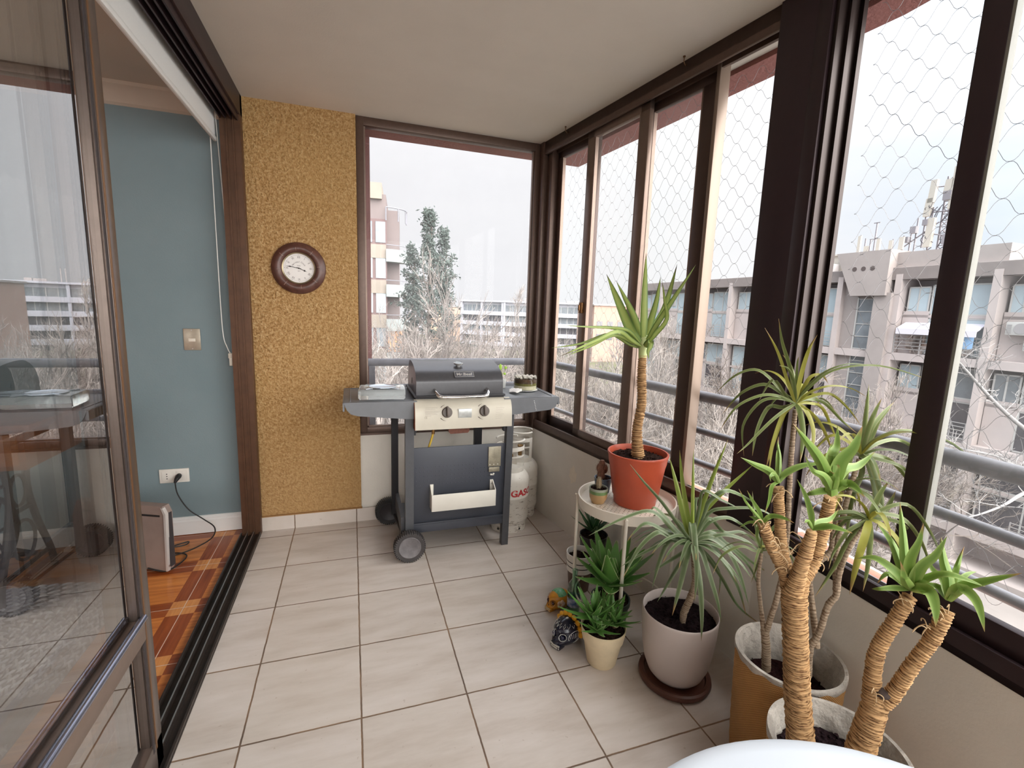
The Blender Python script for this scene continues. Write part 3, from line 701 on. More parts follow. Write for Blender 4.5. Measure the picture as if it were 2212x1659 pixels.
# wheels
def wheel(c, r_, m, mh):
    w = MB(); Mw = Matrix(((1,0,0,c[0]),(0,0,-1,c[1]),(0,1,0,c[2]),(0,0,0,1)))
    w.lathe([(r_*.72,-.02),(r_*.94,-.022),(r_,-.016),(r_,.016),(r_*.94,.022),(r_*.72,.02)], 48, Mw, closed=True)
    for i in range(44):
        a = 2*PI*i/44; w.box(r_*.90, r_*1.035, -.0026, .0026, -.023, .023, Mw @ Matrix.Rotation(a, 4, 'Z'))
    o = build('wheel', w, m, G)
    h = MB().lathe([(0,.017),(r_*.60,.019),(r_*.70,.024),(r_*.73,.022),(r_*.73,-.018),(0,-.018)], 40, Mw); build('hubcap', h, mh, o)
wheel((.262, 2.318, .081), .078, pbr('tyre_grey', srgb(70,66,66), .7, 0, .2, 60), pbr('hubcap_grey', srgb(124,120,122), .6, 0, .35, 25))
wheel((.193, 2.79, .081), .078, M_black, pbr('hubcap_black', srgb(44,40,42), .5))
mb = MB().cyl((.25,2.335,.081),(.215,2.775,.081),.007,10); build('axle', mb, M_gblack, G)

# things on the barbecue shelves
ash = thing('glass_ashtray', (.14, 2.47, .845), 'square clear glass ashtray block on the left barbecue shelf', 'ashtray')
def m_block():
    m, nt, b = nodes('clear_glass_block'); b.inputs['Base Color'].default_value = (.93,.97,.96,1); b.inputs['Roughness'].default_value = .02
    b.inputs['Transmission Weight'].default_value = .85; b.inputs['IOR'].default_value = 1.45; return m
bmh = bmesh.new(); bmesh.ops.create_cube(bmh, size=1)
for v in bmh.verts: v.co = Vector((v.co.x*.225, v.co.y*.17, v.co.z*.05+.025))
bmesh.ops.bevel(bmh, geom=[e for e in bmh.edges], offset=.005, segments=2, affect='EDGES')
mb = MB().bm(bmh, Matrix.Translation((.140,2.455,.845)) @ Matrix.Rotation(R(-4), 4, 'Z')); build('block', mb, m_block(), ash, smooth=30)
mb = MB(); Mz = Matrix.Translation((.140,2.455,.896)) @ Matrix.Rotation(R(-4), 4, 'Z')
mb.lathe([(.066,.0006),(.070,.003),(.066,.0045),(.058,.001),(.03,-.0),(0,-.0005)], 40, Mz); build('bowl', mb, pbr('polished_glass_rim', srgb(206,216,226), .08, .6), ash)
mb = MB()
for a in (45,135,225,315): mb.box(.066,.112,-.007,.007,.0,.003,Mz @ Matrix.Rotation(R(a),4,'Z') , bev=.001)
loose('cigarette_rest', mb, pbr('polished_glass', srgb(190,196,204), .1, .5), ash)
tj = thing('terrarium_jar', (.965, 2.585, .845), 'round glass jar of layered earth and white stones on the right shelf', 'jar')
def layer(par, c, prof, m, nm, n=36): build(nm, MB().lathe(prof, n, Matrix.Translation(c)), m, par)
c = (.965,2.585,.845)
layer(tj, c, [(0,.004),(.066,.004),(.066,.026),(0,.026)], pbr('pale_sand', srgb(206,196,168), .9, 0, .2, 60), 'sand_layer')
layer(tj, c, [(0,.026),(.066,.026),(.066,.040),(0,.040)], pbr('moss', srgb(112,104,40), .9, 0, .3, 70), 'moss_layer')
layer(tj, c, [(0,.040),(.066,.040),(.066,.062),(0,.062)], pbr('dark_earth', srgb(86,62,40), .9, 0, .4, 60), 'earth_layer')
mb = MB(); rnd = random.Random(2)
for i in range(90):
    a, q = rnd.random()*6.28, .062*math.sqrt(rnd.random()); mb.ball((c[0]+q*math.cos(a), c[1]+q*math.sin(a), c[2]+.068+rnd.random()*.012), .008, .007, .006, 1)
build('white_pebbles', mb, pbr('pebble_white', srgb(206,198,188), .7, 0, .25, 50), tj)['kind'] = 'stuff'
layer(tj, c, [(0,0),(.068,0),(.069,.004),(.069,.085),(.067,.085),(.067,.004),(0,.003)], glassmat('jar_glass', (.97,.98,.97,1), 1.2), 'glass_wall')
pt = thing('plate', (.945, 2.54, .843), 'small white plate under the terrarium jar', 'plate')
build('dish', MB().lathe([(0,0),(.05,0),(.078,.006),(.079,.008),(.05,.0035),(0,.003)], 40, Matrix.Translation((.950,2.56,.8425))), pbr('china_white', srgb(226,226,224), .3), pt)
# shell
mb = MB(); c = Vector((.862,2.478,.845)); n1, n2 = 18, 10
for i in range(n1+1):
    a = R(-75+150*i/n1)
    for j in range(n2+1):
        q = j/n2; rr_ = .072*q*(1+.02*math.cos(9*a)); mb.v.append(tuple(c+Vector((-.03+rr_*math.cos(a)*1.0, rr_*math.sin(a)*.9, .003+.018*math.sin(PI*min(q,1)*.62)*math.cos(a*.8)+.002*math.cos(i*2.1)*q))))
for i in range(n1):
    for j in range(n2): k = i*(n2+1)+j; mb.f.append((k,k+1,k+n2+2,k+n2+1))
o = build('seashell', mb, pbr('shell_white', srgb(218,212,206), .5, 0, .15, 70), label='white fan shaped scallop shell leaning by the terrarium jar', cat='shell')
sm = o.modifiers.new('s', 'SOLIDIFY'); sm.thickness = .003
sd = thing('seedling', (.85, 2.68, .842), 'tiny seedling with one green leaf behind the barbecue lid', 'plant')
mb = MB().lathe([(0,0),(.022,0),(.026,.05),(.024,.05),(.022,.045),(0,.045)], 20, Matrix.Translation((.85,2.68,.842))); build('pot', mb, M_white, sd)
mb = MB().tube([(.85,2.68,.88),(.852,2.68,.92),(.846,2.68,.95)], .0015, 6); mb.tube([(.852,2.68,.92),(.87,2.68,.955)], .001, 6); build('stem', mb, pbr('seedling_stem', srgb(160,170,90), .6), sd)
mb = MB(); mb.ball((.838,2.68,.965), .010, .002, .020); mb.ball((.872,2.68,.962), .009, .002, .009); mb.ball((.866,2.68,.925), .008, .002, .008); build('foliage', mb, pbr('seedling_leaf', srgb(150,188,60), .5), sd)

# ------------------------------------------------------------------ gas cylinders
M_cyl = pbr('worn_white_enamel', srgb(222,216,208), .5, 0, 0, 6)
def m_cyl():
    m, nt, b = nodes('chipped_white_enamel'); b.inputs['Roughness'].default_value = .5; v = coord(nt)
    c = ramp(nt, noise(nt, 5, v), [(.3, srgb(206,198,186)), (.7, srgb(228,224,216))]); sx = N(nt, 'ShaderNodeSeparateXYZ'); L(nt, v, sx.inputs[0])
    mp = N(nt, 'ShaderNodeMapping'); mp.inputs['Scale'].default_value = (24, 24, 60); L(nt, v, mp.inputs[0])
    ch = ramp(nt, math_(nt, 'ADD', noise(nt, 1, mp.outputs[0], 5, .7), math_(nt, 'MULTIPLY', sx.outputs[2], -.25)), [(.53, 0.), (.60, .7)])
    c = mix(nt, ch, c, srgb(128,112,96)); L(nt, c, b.inputs['Base Color']); return m
M_cyl = m_cyl()
def cylinder(c, face, label, txt):
    t = thing('gas_cylinder', (c[0], c[1], 0), label, 'gas cylinder', 'gas cylinders behind the barbecue'); T = Matrix.Translation(c)
    r_ = .119; pf = [(0,.03),(.085,.03),(.108,.045),(r_,.075),(r_,.205),(r_+.0015,.208),(r_+.0015,.216),(r_,.219),(r_,.305)]
    for i in range(1, 9): a = PI/2*i/9; pf.append((r_*math.cos(a), .305+.080*math.sin(a)))
    pf.append((0,.385)); build('tank', MB().lathe(pf, 48, T), M_cyl, t)
    fr = MB().lathe([(.103,0),(.108,.0),(.108,.046),(.103,.046)], 48, T, closed=True); build('foot_ring', fr, M_cyl, t)
    h = MB()
    for k in range(5): a = face+R(72*k+10); h.cyl((c[0]+.1075*math.cos(a), c[1]+.1075*math.sin(a), .02), (c[0]+.1088*math.cos(a), c[1]+.1088*math.sin(a), .02), .007, 12)
    loose('drain_hole', h, M_black, t)
    # collar: two curved guard plates joined by handles at the top
    rc = .082
    def band(z0, z1, a0, a1):
        b = MB(); n = 16; vs = []
        for i in range(n+1):
            a = a0+(a1-a0)*i/n
            for q, z in ((rc,z0),(rc+.003,z0),(rc+.003,z1),(rc,z1)): vs.append((c[0]+q*math.cos(a), c[1]+q*math.sin(a), z))
        fs = [(4*i+j, 4*i+(j+1) % 4, 4*i+4+(j+1) % 4, 4*i+4+j) for i in range(n) for j in range(4)]+[(0,1,2,3),(4*n+3,4*n+2,4*n+1,4*n)]
        b.add(vs, fs); return b
    g = MB()
    for k in (0, PI):
        for part in (band(.355, .512, face+k-R(62), face+k-R(44)), band(.355, .512, face+k+R(44), face+k+R(62)), band(.490, .514, face+k-R(62), face+k+R(62)), band(.355,.39,face+k-R(62),face+k+R(62)), band(.452,.460,face+k-R(46),face+k+R(46))): g.add(part.v, part.f)
        pts = [(c[0]+(rc+.0015)*math.cos(face+k+R(a)), c[1]+(rc+.0015)*math.sin(face+k+R(a)), .549) for a in range(-62, 63, 8)]; g.tube(pts, .005, 8)
    build('collar', g, M_cyl, t)
    v = MB().cyl((c[0],c[1],.38),(c[0],c[1],.44),.013,16); v.box(c[0]-.016,c[0]+.016,c[1]-.016,c[1]+.016,.435,.455,bev=.003); build('valve', v, pbr('brass_valve', srgb(150,120,80), .4, .8), t)
    if txt:
        x = MB(); x.text('GASCO', .060, Matrix.Identity(4), .0, 'LEFT', bold=.0022); vs = []
        for p in x.v:
            a = face - R(25) + p[0]/.1195; vs.append((c[0]+.1198*math.cos(a), c[1]+.1198*math.sin(a), .245+p[1]*.9))
        x.v = vs; build('lettering', x, pbr('red_lettering', srgb(186,44,48), .5), t, smooth=0)
    return t
cylinder((.884,2.582,0), R(-78), 'white gas cylinder with red lettering right behind the barbecue leg', True)
cylinder((1.012,2.758,0), R(-110), 'rear white gas cylinder in the balcony corner without visible lettering', False)

# ------------------------------------------------------------------ wall plates, blind, heater, room things
YW = YB+.055
sw = thing('light_switch', (-.808, YW, 1.09), 'brushed metal light switch plate on the blue wall', 'switch')
build('plate', MB().box(-.849,-.771,YW-.006,YW,1.035,1.150,bev=.002), pbr('brushed_plate', srgb(176,166,150), .35, .5, .1, 50), sw)
build('rocker', MB().box(-.826,-.794,YW-.010,YW-.005,1.082,1.098,bev=.001), pbr('rocker_ivory', srgb(226,218,204), .4), sw)
mb = MB()
for z in (1.043,1.142): mb.cyl((-.81,YW-.005,z),(-.81,YW-.0075,z),.003,8)
loose('screw', mb, M_steel, sw)
oc = thing('wall_outlet', (-.935, YW, .35), 'white double wall socket low on the blue wall', 'socket')
M_sock = pbr('socket_white', srgb(226,222,214), .4)
build('plate', MB().box(-1.008,-.868,YW-.008,YW,.305,.383,bev=.003), M_sock, oc)
for xc in (-.972, -.905): build('socket', MB().box(xc-.025,xc+.025,YW-.010,YW-.007,.318,.370,bev=.002), M_sock, oc)
mb = MB()
for z in (.331,.344,.357): mb.cyl((-.972,YW-.0095,z),(-.972,YW-.0108,z),.003,8)
loose('pin_hole', mb, M_black, oc)
pc = thing('power_cord', (-.93, YW-.03, .34), 'black plug and flex looping from the wall socket to the heater', 'cord')
mb = MB(); mb.tube([(-.915,YW-.008,.345),(-.913,YW-.03,.345),(-.918,YW-.045,.335),(-.925,YW-.05,.318)], [.013,.014,.011,.006], 12); build('plug', mb, M_black, pc)
def smoothpts(P, k=6):
    P = [Vector(p) for p in P]; o = []
    for i in range(len(P)-1):
        p0, p1, p2, p3 = P[max(i-1,0)], P[i], P[i+1], P[min(i+2,len(P)-1)]
        for j in range(k):
            t = j/k; o.append(.5*((2*p1)+(p2-p0)*t+(2*p0-5*p1+4*p2-p3)*t*t+(3*p1-p0-3*p2+p3)*t**3))
    o.append(P[-1]); return o
cord = [(-.924,YW-.05,.325),(-.915,YW-.05,.25),(-.87,YW-.05,.16),(-.80,YW-.06,.10),(-.745,YW-.08,.055),(-.745,YW-.13,.02),(-.80,YW-.2,.006),(-.87,YW-.26,.006),(-.93,YW-.30,.02),(-.96,YW-.33,.05)]
mb = MB().tube(smoothpts(cord), .0033, 8); mb.tube(smoothpts([(-.955,YW-.34,.02),(-.90,YW-.24,.005),(-.83,YW-.27,.005),(-.825,YW-.34,.005),(-.87,YW-.42,.005),(-.95,YW-.40,.02)]), .0033, 8)
mb.tube(smoothpts([(-.97,YW-.25,.03),(-.9,YW-.14,.005),(-.86,YW-.12,.005),(-.87,YW-.16,.005),(-.95,YW-.2,.02)]), .0033, 8)
build('flex', mb, M_black, pc)
bl = thing('roller_blind', (-.62, 1.3, 2.1), 'white roller blind pulled up over the glass door opening', 'blind')
mb = MB().box(-.628,-.6255,-.5,2.845,2.100,2.30); build('fabric', mb, M_blind, bl, smooth=0)
mb = MB().box(-.637,-.620,-.5,2.848,2.082,2.104,bev=.005); build('bottom_bar', mb, M_blind, bl)
mb = MB().cyl((-.655,-.5,2.27),(-.655,2.85,2.27),.026,20); build('roller', mb, M_blind, bl)
lp = [(-.648,2.845,2.25),(-.648,2.845,1.5),(-.646,2.85,1.15),(-.630,2.85,1.06),(-.612,2.85,1.025),(-.594,2.85,1.06),(-.592,2.85,1.18),(-.602,2.85,1.6),(-.618,2.848,2.1),(-.622,2.846,2.25)]
mb = MB().tube(smoothpts(lp), .0022, 8); build('pull_chain', mb, M_blind, bl)
mb = MB().box(-.625,-.602,2.838,2.852,1.0,1.028,bev=.003); mb.box(-.620,-.606,2.834,2.852,.962,1.004,bev=.002); build('chain_tensioner', mb, pbr('tensioner', srgb(204,196,182), .4), bl)
# heater standing askew by the wall
ht = thing('space_heater', (-1.045, 2.65, 0), 'dusty grey brown space heater standing on the parquet by the blue wall', 'heater')
H = Matrix.Translation((-1.045,2.648,0)) @ Matrix.Rotation(R(-24), 4, 'Z')
M_heat = pbr('heater_taupe', srgb(150,132,124), .6, 0, .2, 6)
mb = MB().prism([(-.23,.01),(.225,.01),(.235,.03),(.24,.30),(.225,.335),(-.215,.335),(-.245,.26),(-.25,.05)], -.055, -.015, H); body = build('housing', mb, M_heat, ht, smooth=30)
mb = MB().prism([(.225,.012),(.234,.012),(.246,.30),(.232,.33),(.222,.33),(.235,.295)], -.062, -.045, H); build('side_trim', mb, pbr('heater_silver', srgb(206,200,196), .35, .3), body)
mb = MB().box(-.19,.21,-.0565,-.05,.283,.292,H); mb.box(-.19,-.18,-.0565,-.05,.283,.297,H); mb.box(.075,.10,-.057,-.05,.075,.082,H); mb.box(-.12,-.095,-.057,-.05,.075,.082,H); build('air_slot', mb, M_black, body)
mb = MB().box(.232,.241,-.047,-.02,.03,.30,H); build('side_grille', mb, pbr('grille_black', srgb(54,50,52), .6), body)
# treadle sewing table
sw_ = thing('sewing_table', (-1.75, 2.55, 0), 'antique treadle sewing table with wooden drawers and iron legs', 'table')
M_wood = pbr('old_oak', srgb(150,88,48), .4, 0, .35, 6, (14,.15,.003)); M_iron = pbr('cast_iron', srgb(74,66,64), .5, .5, .2, 20)
mb = MB().box(-2.35,-1.22,2.33,2.78,.765,.79,bev=.006); build('tabletop', mb, M_wood, sw_)
for xx_ in (-2.32, -1.45):
    mb = MB().box(xx_, xx_+.20, 2.345, 2.76, .60, .765, bev=.004); dr = build('drawer_box', mb, M_wood, sw_)
    mb = MB().box(xx_+.02, xx_+.18, 2.335, 2.35, .62, .75, bev=.006); fr_ = build('drawer', mb, pbr('drawer_oak', srgb(172,108,62), .4, 0, .3, 8), sw_); build('knob', MB().ball((xx_+.10,2.328,.685),.012), M_iron, fr_)
mb = MB().box(-2.12,-1.45,2.37,2.74,.70,.765,bev=.004); build('apron', mb, M_wood, sw_)
for xx_ in (-2.22, -1.40):
    mb = MB()
    for sg in (-1, 1): mb.tube(smoothpts([(xx_,2.55+sg*.08,.60),(xx_,2.55+sg*.06,.45),(xx_,2.55+sg*.10,.28),(xx_,2.55+sg*.17,.10),(xx_,2.55+sg*.19,.0)]), .014, 8)
    for z, q in ((.56,.07),(.36,.08),(.1,.165)): mb.tube([(xx_,2.55-q,z),(xx_,2.55+q,z)], .010, 8)
    mb.tube([(xx_,2.55+.05*math.cos(a/8*PI),.45+.07*math.sin(a/8*PI)) for a in range(16)], .007, 8, closed=True)
    mb.tube([(xx_,2.55+.075*math.cos(a/8*PI),.22+.09*math.sin(a/8*PI)) for a in range(16)], .007, 8, closed=True)
    build('leg', mb, M_iron, sw_)
mb = MB().tube([(-2.22,2.62,.12),(-1.40,2.62,.12)], .01, 8); mb.tube([(-2.22,2.48,.5),(-1.40,2.62,.12)], .008, 8); mb.tube([(-1.40,2.48,.5),(-2.22,2.62,.12)], .008, 8); build('cross_brace', mb, M_iron, sw_)
mb = MB(); wc_ = Vector((-1.48,2.5,.27)); mb.tube([wc_+Vector((0,.155*math.cos(a/16*PI),.155*math.sin(a/16*PI))) for a in range(32)], .012, 8, closed=True)
for k in range(6): a = k*PI/3; mb.tube([wc_, wc_+Vector((0,.15*math.cos(a),.15*math.sin(a)))], .007, 6)
mb.ball(wc_, .025); build('flywheel', mb, M_iron, sw_)
mb = MB().box(-2.0,-1.65,2.40,2.62,.09,.105); build('treadle', mb, M_iron, sw_)
# braided rug
rg = MB(); rc_ = Vector((-1.76,1.68,0)); rnd = random.Random(7); ax, ay = .80, .84; rings = 30
def superel(a, e=.34):
    f = lambda t: math.copysign(abs(t)**e, t); return ax*f(math.cos(a)), ay*f(math.sin(a))
SE = [superel(2*PI*i/2000) for i in range(2000)]; SL = [0]
for i in range(1, 2001): SL.append(SL[-1]+math.hypot(SE[i % 2000][0]-SE[i-1][0], SE[i % 2000][1]-SE[i-1][1]))
import bisect
for k in range(rings):
    q = (k+.5)/rings; L_ = SL[-1]*q; n = max(6, int(L_/.050))
    for i in range(n):
        for sd_ in (-1, 1):
            u_ = ((i+(.5 if sd_ > 0 else 0)+.3*(k % 3))/n % 1)*SL[-1]; j_ = min(bisect.bisect(SL, u_), 1999)
            ex_, ey_ = SE[j_]; e2 = SE[(j_+6) % 2000]; tx, ty_ = e2[0]-SE[j_-6][0], e2[1]-SE[j_-6][1]
            an = math.atan2(ty_, tx)+sd_*.45
            qq = q+sd_*.0065; px_, py_ = rc_.x+ex_*qq, rc_.y+ey_*qq; l, w = .026, .0085; h = .009
            ca, sa = math.cos(an), math.sin(an)
            P = lambda u, v, z: (px_+u*ca-v*sa, py_+u*sa+v*ca, z)
            b0 = len(rg.v); rg.v += [P(-l,0,.006),P(-l*.4,-w,.006),P(l*.4,-w,.006),P(l,0,.006),P(l*.4,w,.006),P(-l*.4,w,.006),P(-l*.4,0,.006+h),P(l*.4,0,.006+h)]
            rg.f += [tuple(b0+j for j in f_) for f_ in ((0,1,6),(1,2,7,6),(2,3,7),(3,4,7),(4,5,6,7),(5,0,6))]
rt = thing('braided_rug', (rc_.x, rc_.y, 0), 'grey braided rug on the parquet behind the glass door', 'rug')
build('braid', rg, pbr('rug_yarn', srgb(200,200,204), .95, 0, .35, 30, None, .1, srgb(120,122,134)), rt, smooth=0)
pts = []
for i in range(64):
    a = 2*PI*i/64; e = .34; f = lambda t: math.copysign(abs(t)**e, t); pts.append((rc_.x+ax*f(math.cos(a)), rc_.y+ay*f(math.sin(a))))
mb = MB(); n = 64; mb.add([(x,y,-.003) for x,y in pts]+[(x,y,.008) for x,y in pts], [tuple(range(n))[::-1], tuple(range(n,2*n))]+[(i,(i+1)%n,(i+1)%n+n,i+n) for i in range(n)]); build('backing', mb, pbr('rug_backing', srgb(110,112,122), .95), rt, smooth=0)
# ceiling hooks
for s_, lab in ((.31, 'small brass hook on the ceiling edge near the corner'), (1.16, 'small brass hook on the ceiling edge closer to the dark post')):
    t = thing('ceiling_hook', tuple(MA @ Vector((s_, -.03, HC))), lab, 'hook')
    mb = MB(); mb.tube([MA @ Vector((s_, -.03, HC+.002)), MA @ Vector((s_, -.03, HC-.022)), MA @ Vector((s_, -.02, HC-.032)), MA @ Vector((s_-.006, -.006, HC-.028)), MA @ Vector((s_-.012, -.004, HC-.016))], .0022, 8); mb.cyl(MA @ Vector((s_,-.03,HC-.004)), MA @ Vector((s_,-.03,HC+.001)), .005, 12)
    build('screw_hook', mb, pbr('hook_brass', srgb(96,66,40), .4, .7), t)

# ------------------------------------------------------------------ plants
def wp_yucca(t): return min(1, .55+t*1.6)*(1-t**2.6)**1.0 if t < 1 else 0
def wp_dragon(t): return min(1, .6+t*3)*(1-t**3.5)
def wp_aloe(t): return (1-t)**.72*(.92+.08*math.cos(t*3))
def leaf(mb, P, w, wp=wp_yucca, fold=.22, rv=0, k=.55, steps=5, thick=.0012, center=None):
    """closed blade along the centre line P, V-folded; colour attribute = (along, across, random)"""
    if mb.c is None: mb.c = [(0,0,0)]*len(mb.v)
    Q = smoothpts(P, steps); n = len(Q); b0 = len(mb.v)
    lens = [0]
    for i in range(1, n): lens.append(lens[-1]+(Q[i]-Q[i-1]).length)
    rad = Q[-1]-Q[0]; rad.z = 0
    if rad.length < .01: rad = Vector((1,.2,0))
    hp = Vector((0,0,1)).cross(rad.normalized()); prev = None
    for i in range(n):
        t = lens[i]/lens[-1]; tg = (Q[min(i+1,n-1)]-Q[max(i-1,0)]).normalized()
        s1 = hp-tg*hp.dot(tg); s2 = tg.cross((EYE-Q[i]).normalized())
        if s1.length > 1e-4: s1.normalize()
        if s2.length > 1e-4: s2.normalize()
        if s1.dot(s2) < 0: s2 = -s2
        sd = (s1*(1-k)+s2*k)
        if prev is not None and sd.dot(prev) < 0: sd = -sd
        sd.normalize(); prev = sd; nm = sd.cross(tg).normalized()
        if nm.z < 0 and abs(tg.z) < .8: nm = -nm
        h = w/2*max(wp(t), .015); dn = nm*(-fold*h*2)
        th = thick*(1-.6*t)
        for p, a in ((Q[i]-sd*h, 0), (Q[i]+dn+nm*th, .5), (Q[i]+sd*h, 1), (Q[i]+dn-nm*th, .5)):
            mb.v.append(tuple(p)); mb.c.append((t, a, rv))
        if i:
            a = b0+4*(i-1)
            for j in range(4): mb.f.append((a+j, a+(j+1) % 4, a+4+(j+1) % 4, a+4+j))
    mb.f.append((b0,b0+1,b0+2,b0+3)); e = b0+4*(n-1); mb.f.append((e+3,e+2,e+1,e)); return mb
def trunk(P, rad, ring=.0065, n=16, seed=0, amp=.10, mb=None):
    """ringed palm-like trunk; leaf scars are real steps in the radius"""
    rnd = random.Random(seed); mb = mb or MB()
    if mb.c is None: mb.c = [(0,0,0)]*len(mb.v)
    Q = smoothpts(P, 10); S = [0]
    for i in range(1, len(Q)): S.append(S[-1]+(Q[i]-Q[i-1]).length)
    Lt = S[-1]; m = max(4, int(Lt/ring)); up = None; vs = []; rp = smoothpts([(r_,0,0) for r_ in rad], 10)
    def pos(s):
        s = min(max(s, 0), Lt); i = 0
        while i < len(S)-2 and S[i+1] < s: i += 1
        f = (s-S[i])/max(S[i+1]-S[i], 1e-9); return Q[i].lerp(Q[i+1], f), rp[i].lerp(rp[i+1], f)[0], (Q[i+1]-Q[i]).normalized()
    b0 = len(mb.v); rows = 0; h = None
    for i in range(m+1):
        jit = (rnd.random()-.5)*ring*.4; tilt = rnd.uniform(-.35,.35); ph = rnd.random()*6.28; rr_ = 1+rnd.uniform(-.03,.03)
        for q, (ds, dr) in enumerate(((0, 1-amp), (.75, 1+amp*.6))):
            p, r_, tg = pos((i+ds)*ring*Lt/(m*ring)+jit if i else ds*ring)
            if h is None: h = tg.orthogonal().normalized()
            x = (h-tg*h.dot(tg)).normalized(); y = tg.cross(x); h = x
            for k_ in range(n):
                a = 2*PI*k_/n; z = tilt*r_*math.cos(a+ph)*.5 if q else tilt*r_*math.cos(a+ph)*.35
                rr2 = r_*dr*rr_*(1+rnd.uniform(-.075,.05))
                mb.v.append(tuple(p+(x*math.cos(a)+y*math.sin(a))*rr2+tg*z)); mb.c.append((1. if q else 0., 0, 0))
            if rows:
                for k_ in range(n):
                    l = (k_+1) % n; mb.f.append((b0+(rows-1)*n+k_, b0+(rows-1)*n+l, b0+rows*n+l, b0+rows*n+k_))
            rows += 1
    mb.f.append(tuple(b0+k_ for k_ in range(n))[::-1]); mb.f.append(tuple(b0+(rows-1)*n+k_ for k_ in range(n)))
    return mb
def soil(c, r_, name_parent, seed=1, bumpy=.006, m=None):
    mb = MB(); rnd = random.Random(seed); n = 28; rings = 9
    mb.v.append((c[0],c[1],c[2]+bumpy))
    for i in range(1, rings+1):
        for k in range(n):
            a = 2*PI*k/n; q = r_*i/rings; mb.v.append((c[0]+q*math.cos(a), c[1]+q*math.sin(a), c[2]+(rnd.random()*bumpy*2 if i < rings else 0)))
    for k in range(n): mb.f.append((0, 1+k, 1+(k+1) % n))
    for i in range(rings-1):
        for k in range(n): a = 1+i*n; mb.f.append((a+k, a+n+k, a+n+(k+1) % n, a+(k+1) % n))
    for q in range(int(140*r_/.1)):
        a, d = rnd.random()*6.28, r_*.94*math.sqrt(rnd.random()); s = rnd.uniform(.002,.0055)
        mb.ball((c[0]+d*math.cos(a), c[1]+d*math.sin(a), c[2]+bumpy+rnd.random()*.004), s, s*rnd.uniform(.6,1.3), s*.7, 1)
    return build('soil', mb, m or M_soil, name_parent, smooth=30)
LW = .72
def crown(par, c, D, leaves, w, m, wp=wp_yucca, seed=0, fold=.22, extra=0, elen=.2, k=.55, name='leaf_crown', droop=1.0, spread=.06, elev=(-20,80)):
    """leaves given as lists of photo positions (px,py[,depth offset]) starting at the crown's heart"""
    rnd = random.Random(seed); mb = MB(); cc = at(c[0], c[1], D)
    for lf in leaves:
        ww = w
        if isinstance(lf[0], (int, float)): ww, lf = lf[0], lf[1:]
        ww *= LW
        n = len(lf); off = rnd.uniform(-spread, spread); P = [cc]
        for i, q in enumerate(lf):
            dz = q[2] if len(q) > 2 else off*((i+1)/n)
            P.append(at(q[0], q[1], D+dz))
        leaf(mb, P, ww, wp, fold, rnd.random(), k)
    for i in range(extra):
        a = rnd.random()*6.28; e = R(rnd.uniform(*elev)); l = elen*rnd.uniform(.7,1.15); d = Vector((math.cos(a)*math.cos(e), math.sin(a)*math.cos(e), math.sin(e)))
        P = [cc]; p = cc.copy(); dd = d.copy()
        for s in range(4):
            p = p+dd*l/4; P.append(p.copy()); dd = (dd+Vector((0,0,-.28*droop))).normalized()
        leaf(mb, P, w*LW*rnd.uniform(.8,1.05), wp, fold, rnd.random(), k*.5)
    return build(name, mb, m, par, smooth=50)

# round metal plant stand
SC = (1.09, 1.64); ST = .52
M_stand = pbr('stand_cream_enamel', srgb(222,214,200), .4, .05, .05, 10)
sd2 = thing('plant_stand', (SC[0], SC[1], 0), 'round cream metal plant stand with a perforated tray top', 'stand')
mb = MB().lathe([(.192,ST-.004),(.200,ST+.018),(.203,ST+.018),(.203,ST+.021),(.198,ST+.021),(.190,ST-.001)], 64, Matrix.Translation((SC[0],SC[1],0)), closed=True)
mb.lathe([(.1925,ST-.022),(.2,ST-.022),(.202,ST+.018),(.199,ST+.018)], 64, Matrix.Translation((SC[0],SC[1],0)), closed=True)
# perforated disc: square cells with a hole each
step = .0115; NB = 33
hole = lambda i, j: (math.hypot((i+.5-NB/2)*step, (j+.5-NB/2)*step) < .15) and (i+j) % 2 == 0
cell = MB(); z = ST-.002
for i in range(NB):
    for j in range(NB):
        x, y = (i-NB/2)*step, (j-NB/2)*step; cxx, cyy = x+step/2, y+step/2
        if math.hypot(cxx, cyy) > .1935: continue
        b0 = len(cell.v); Q = [(x,y),(x+step,y),(x+step,y+step),(x,y+step)]
        if hole(i, j):
            q = .0027
            In = [(cxx+q*math.cos(PI/8+a*PI/4), cyy+q*math.sin(PI/8+a*PI/4)) for a in range(8)]
            # 8-gon hole inside the square
            cell.v += [(SC[0]+a, SC[1]+b, z) for a, b in Q+In]
            C4 = [b0+2, b0+3, b0, b0+1]
            ring_ = [b0+4+a for a in range(8)]
            # corners at 45,135,225,315 deg
            for q4 in range(4):
                o1, o2, o3 = ring_[2*q4], ring_[2*q4+1], ring_[(2*q4+2) % 8]
                cell.f.append((o1, C4[q4], o2)); cell.f.append((o2, C4[q4], C4[(q4+1) % 4], o3))
        else:
            cell.v += [(SC[0]+a, SC[1]+b, z) for a, b in Q]; cell.f.append((b0,b0+1,b0+2,b0+3))
mb.add(cell.v, cell.f); mb.lathe([(.186,ST-.003),(.198,ST-.003),(.198,ST-.001),(.186,ST-.001)], 64, Matrix.Translation((SC[0],SC[1],0)), closed=True)
build('tray', mb, M_stand, sd2, smooth=30)
for a in (148, 238, 328, 58):
    ca, sa = math.cos(R(a)), math.sin(R(a)); top = Vector((SC[0]+.205*ca, SC[1]+.205*sa, ST+.004)); bot = Vector((SC[0]+.20*ca, SC[1]+.20*sa, 0))
    mb = MB().tube([bot, bot+Vector((0,0,.003)), top], .0075, 12); mb.cyl(top-Vector((ca,sa,0))*.012, top+Vector((ca,sa,0))*.011, .0045, 10); build('leg', mb, M_stand, sd2)
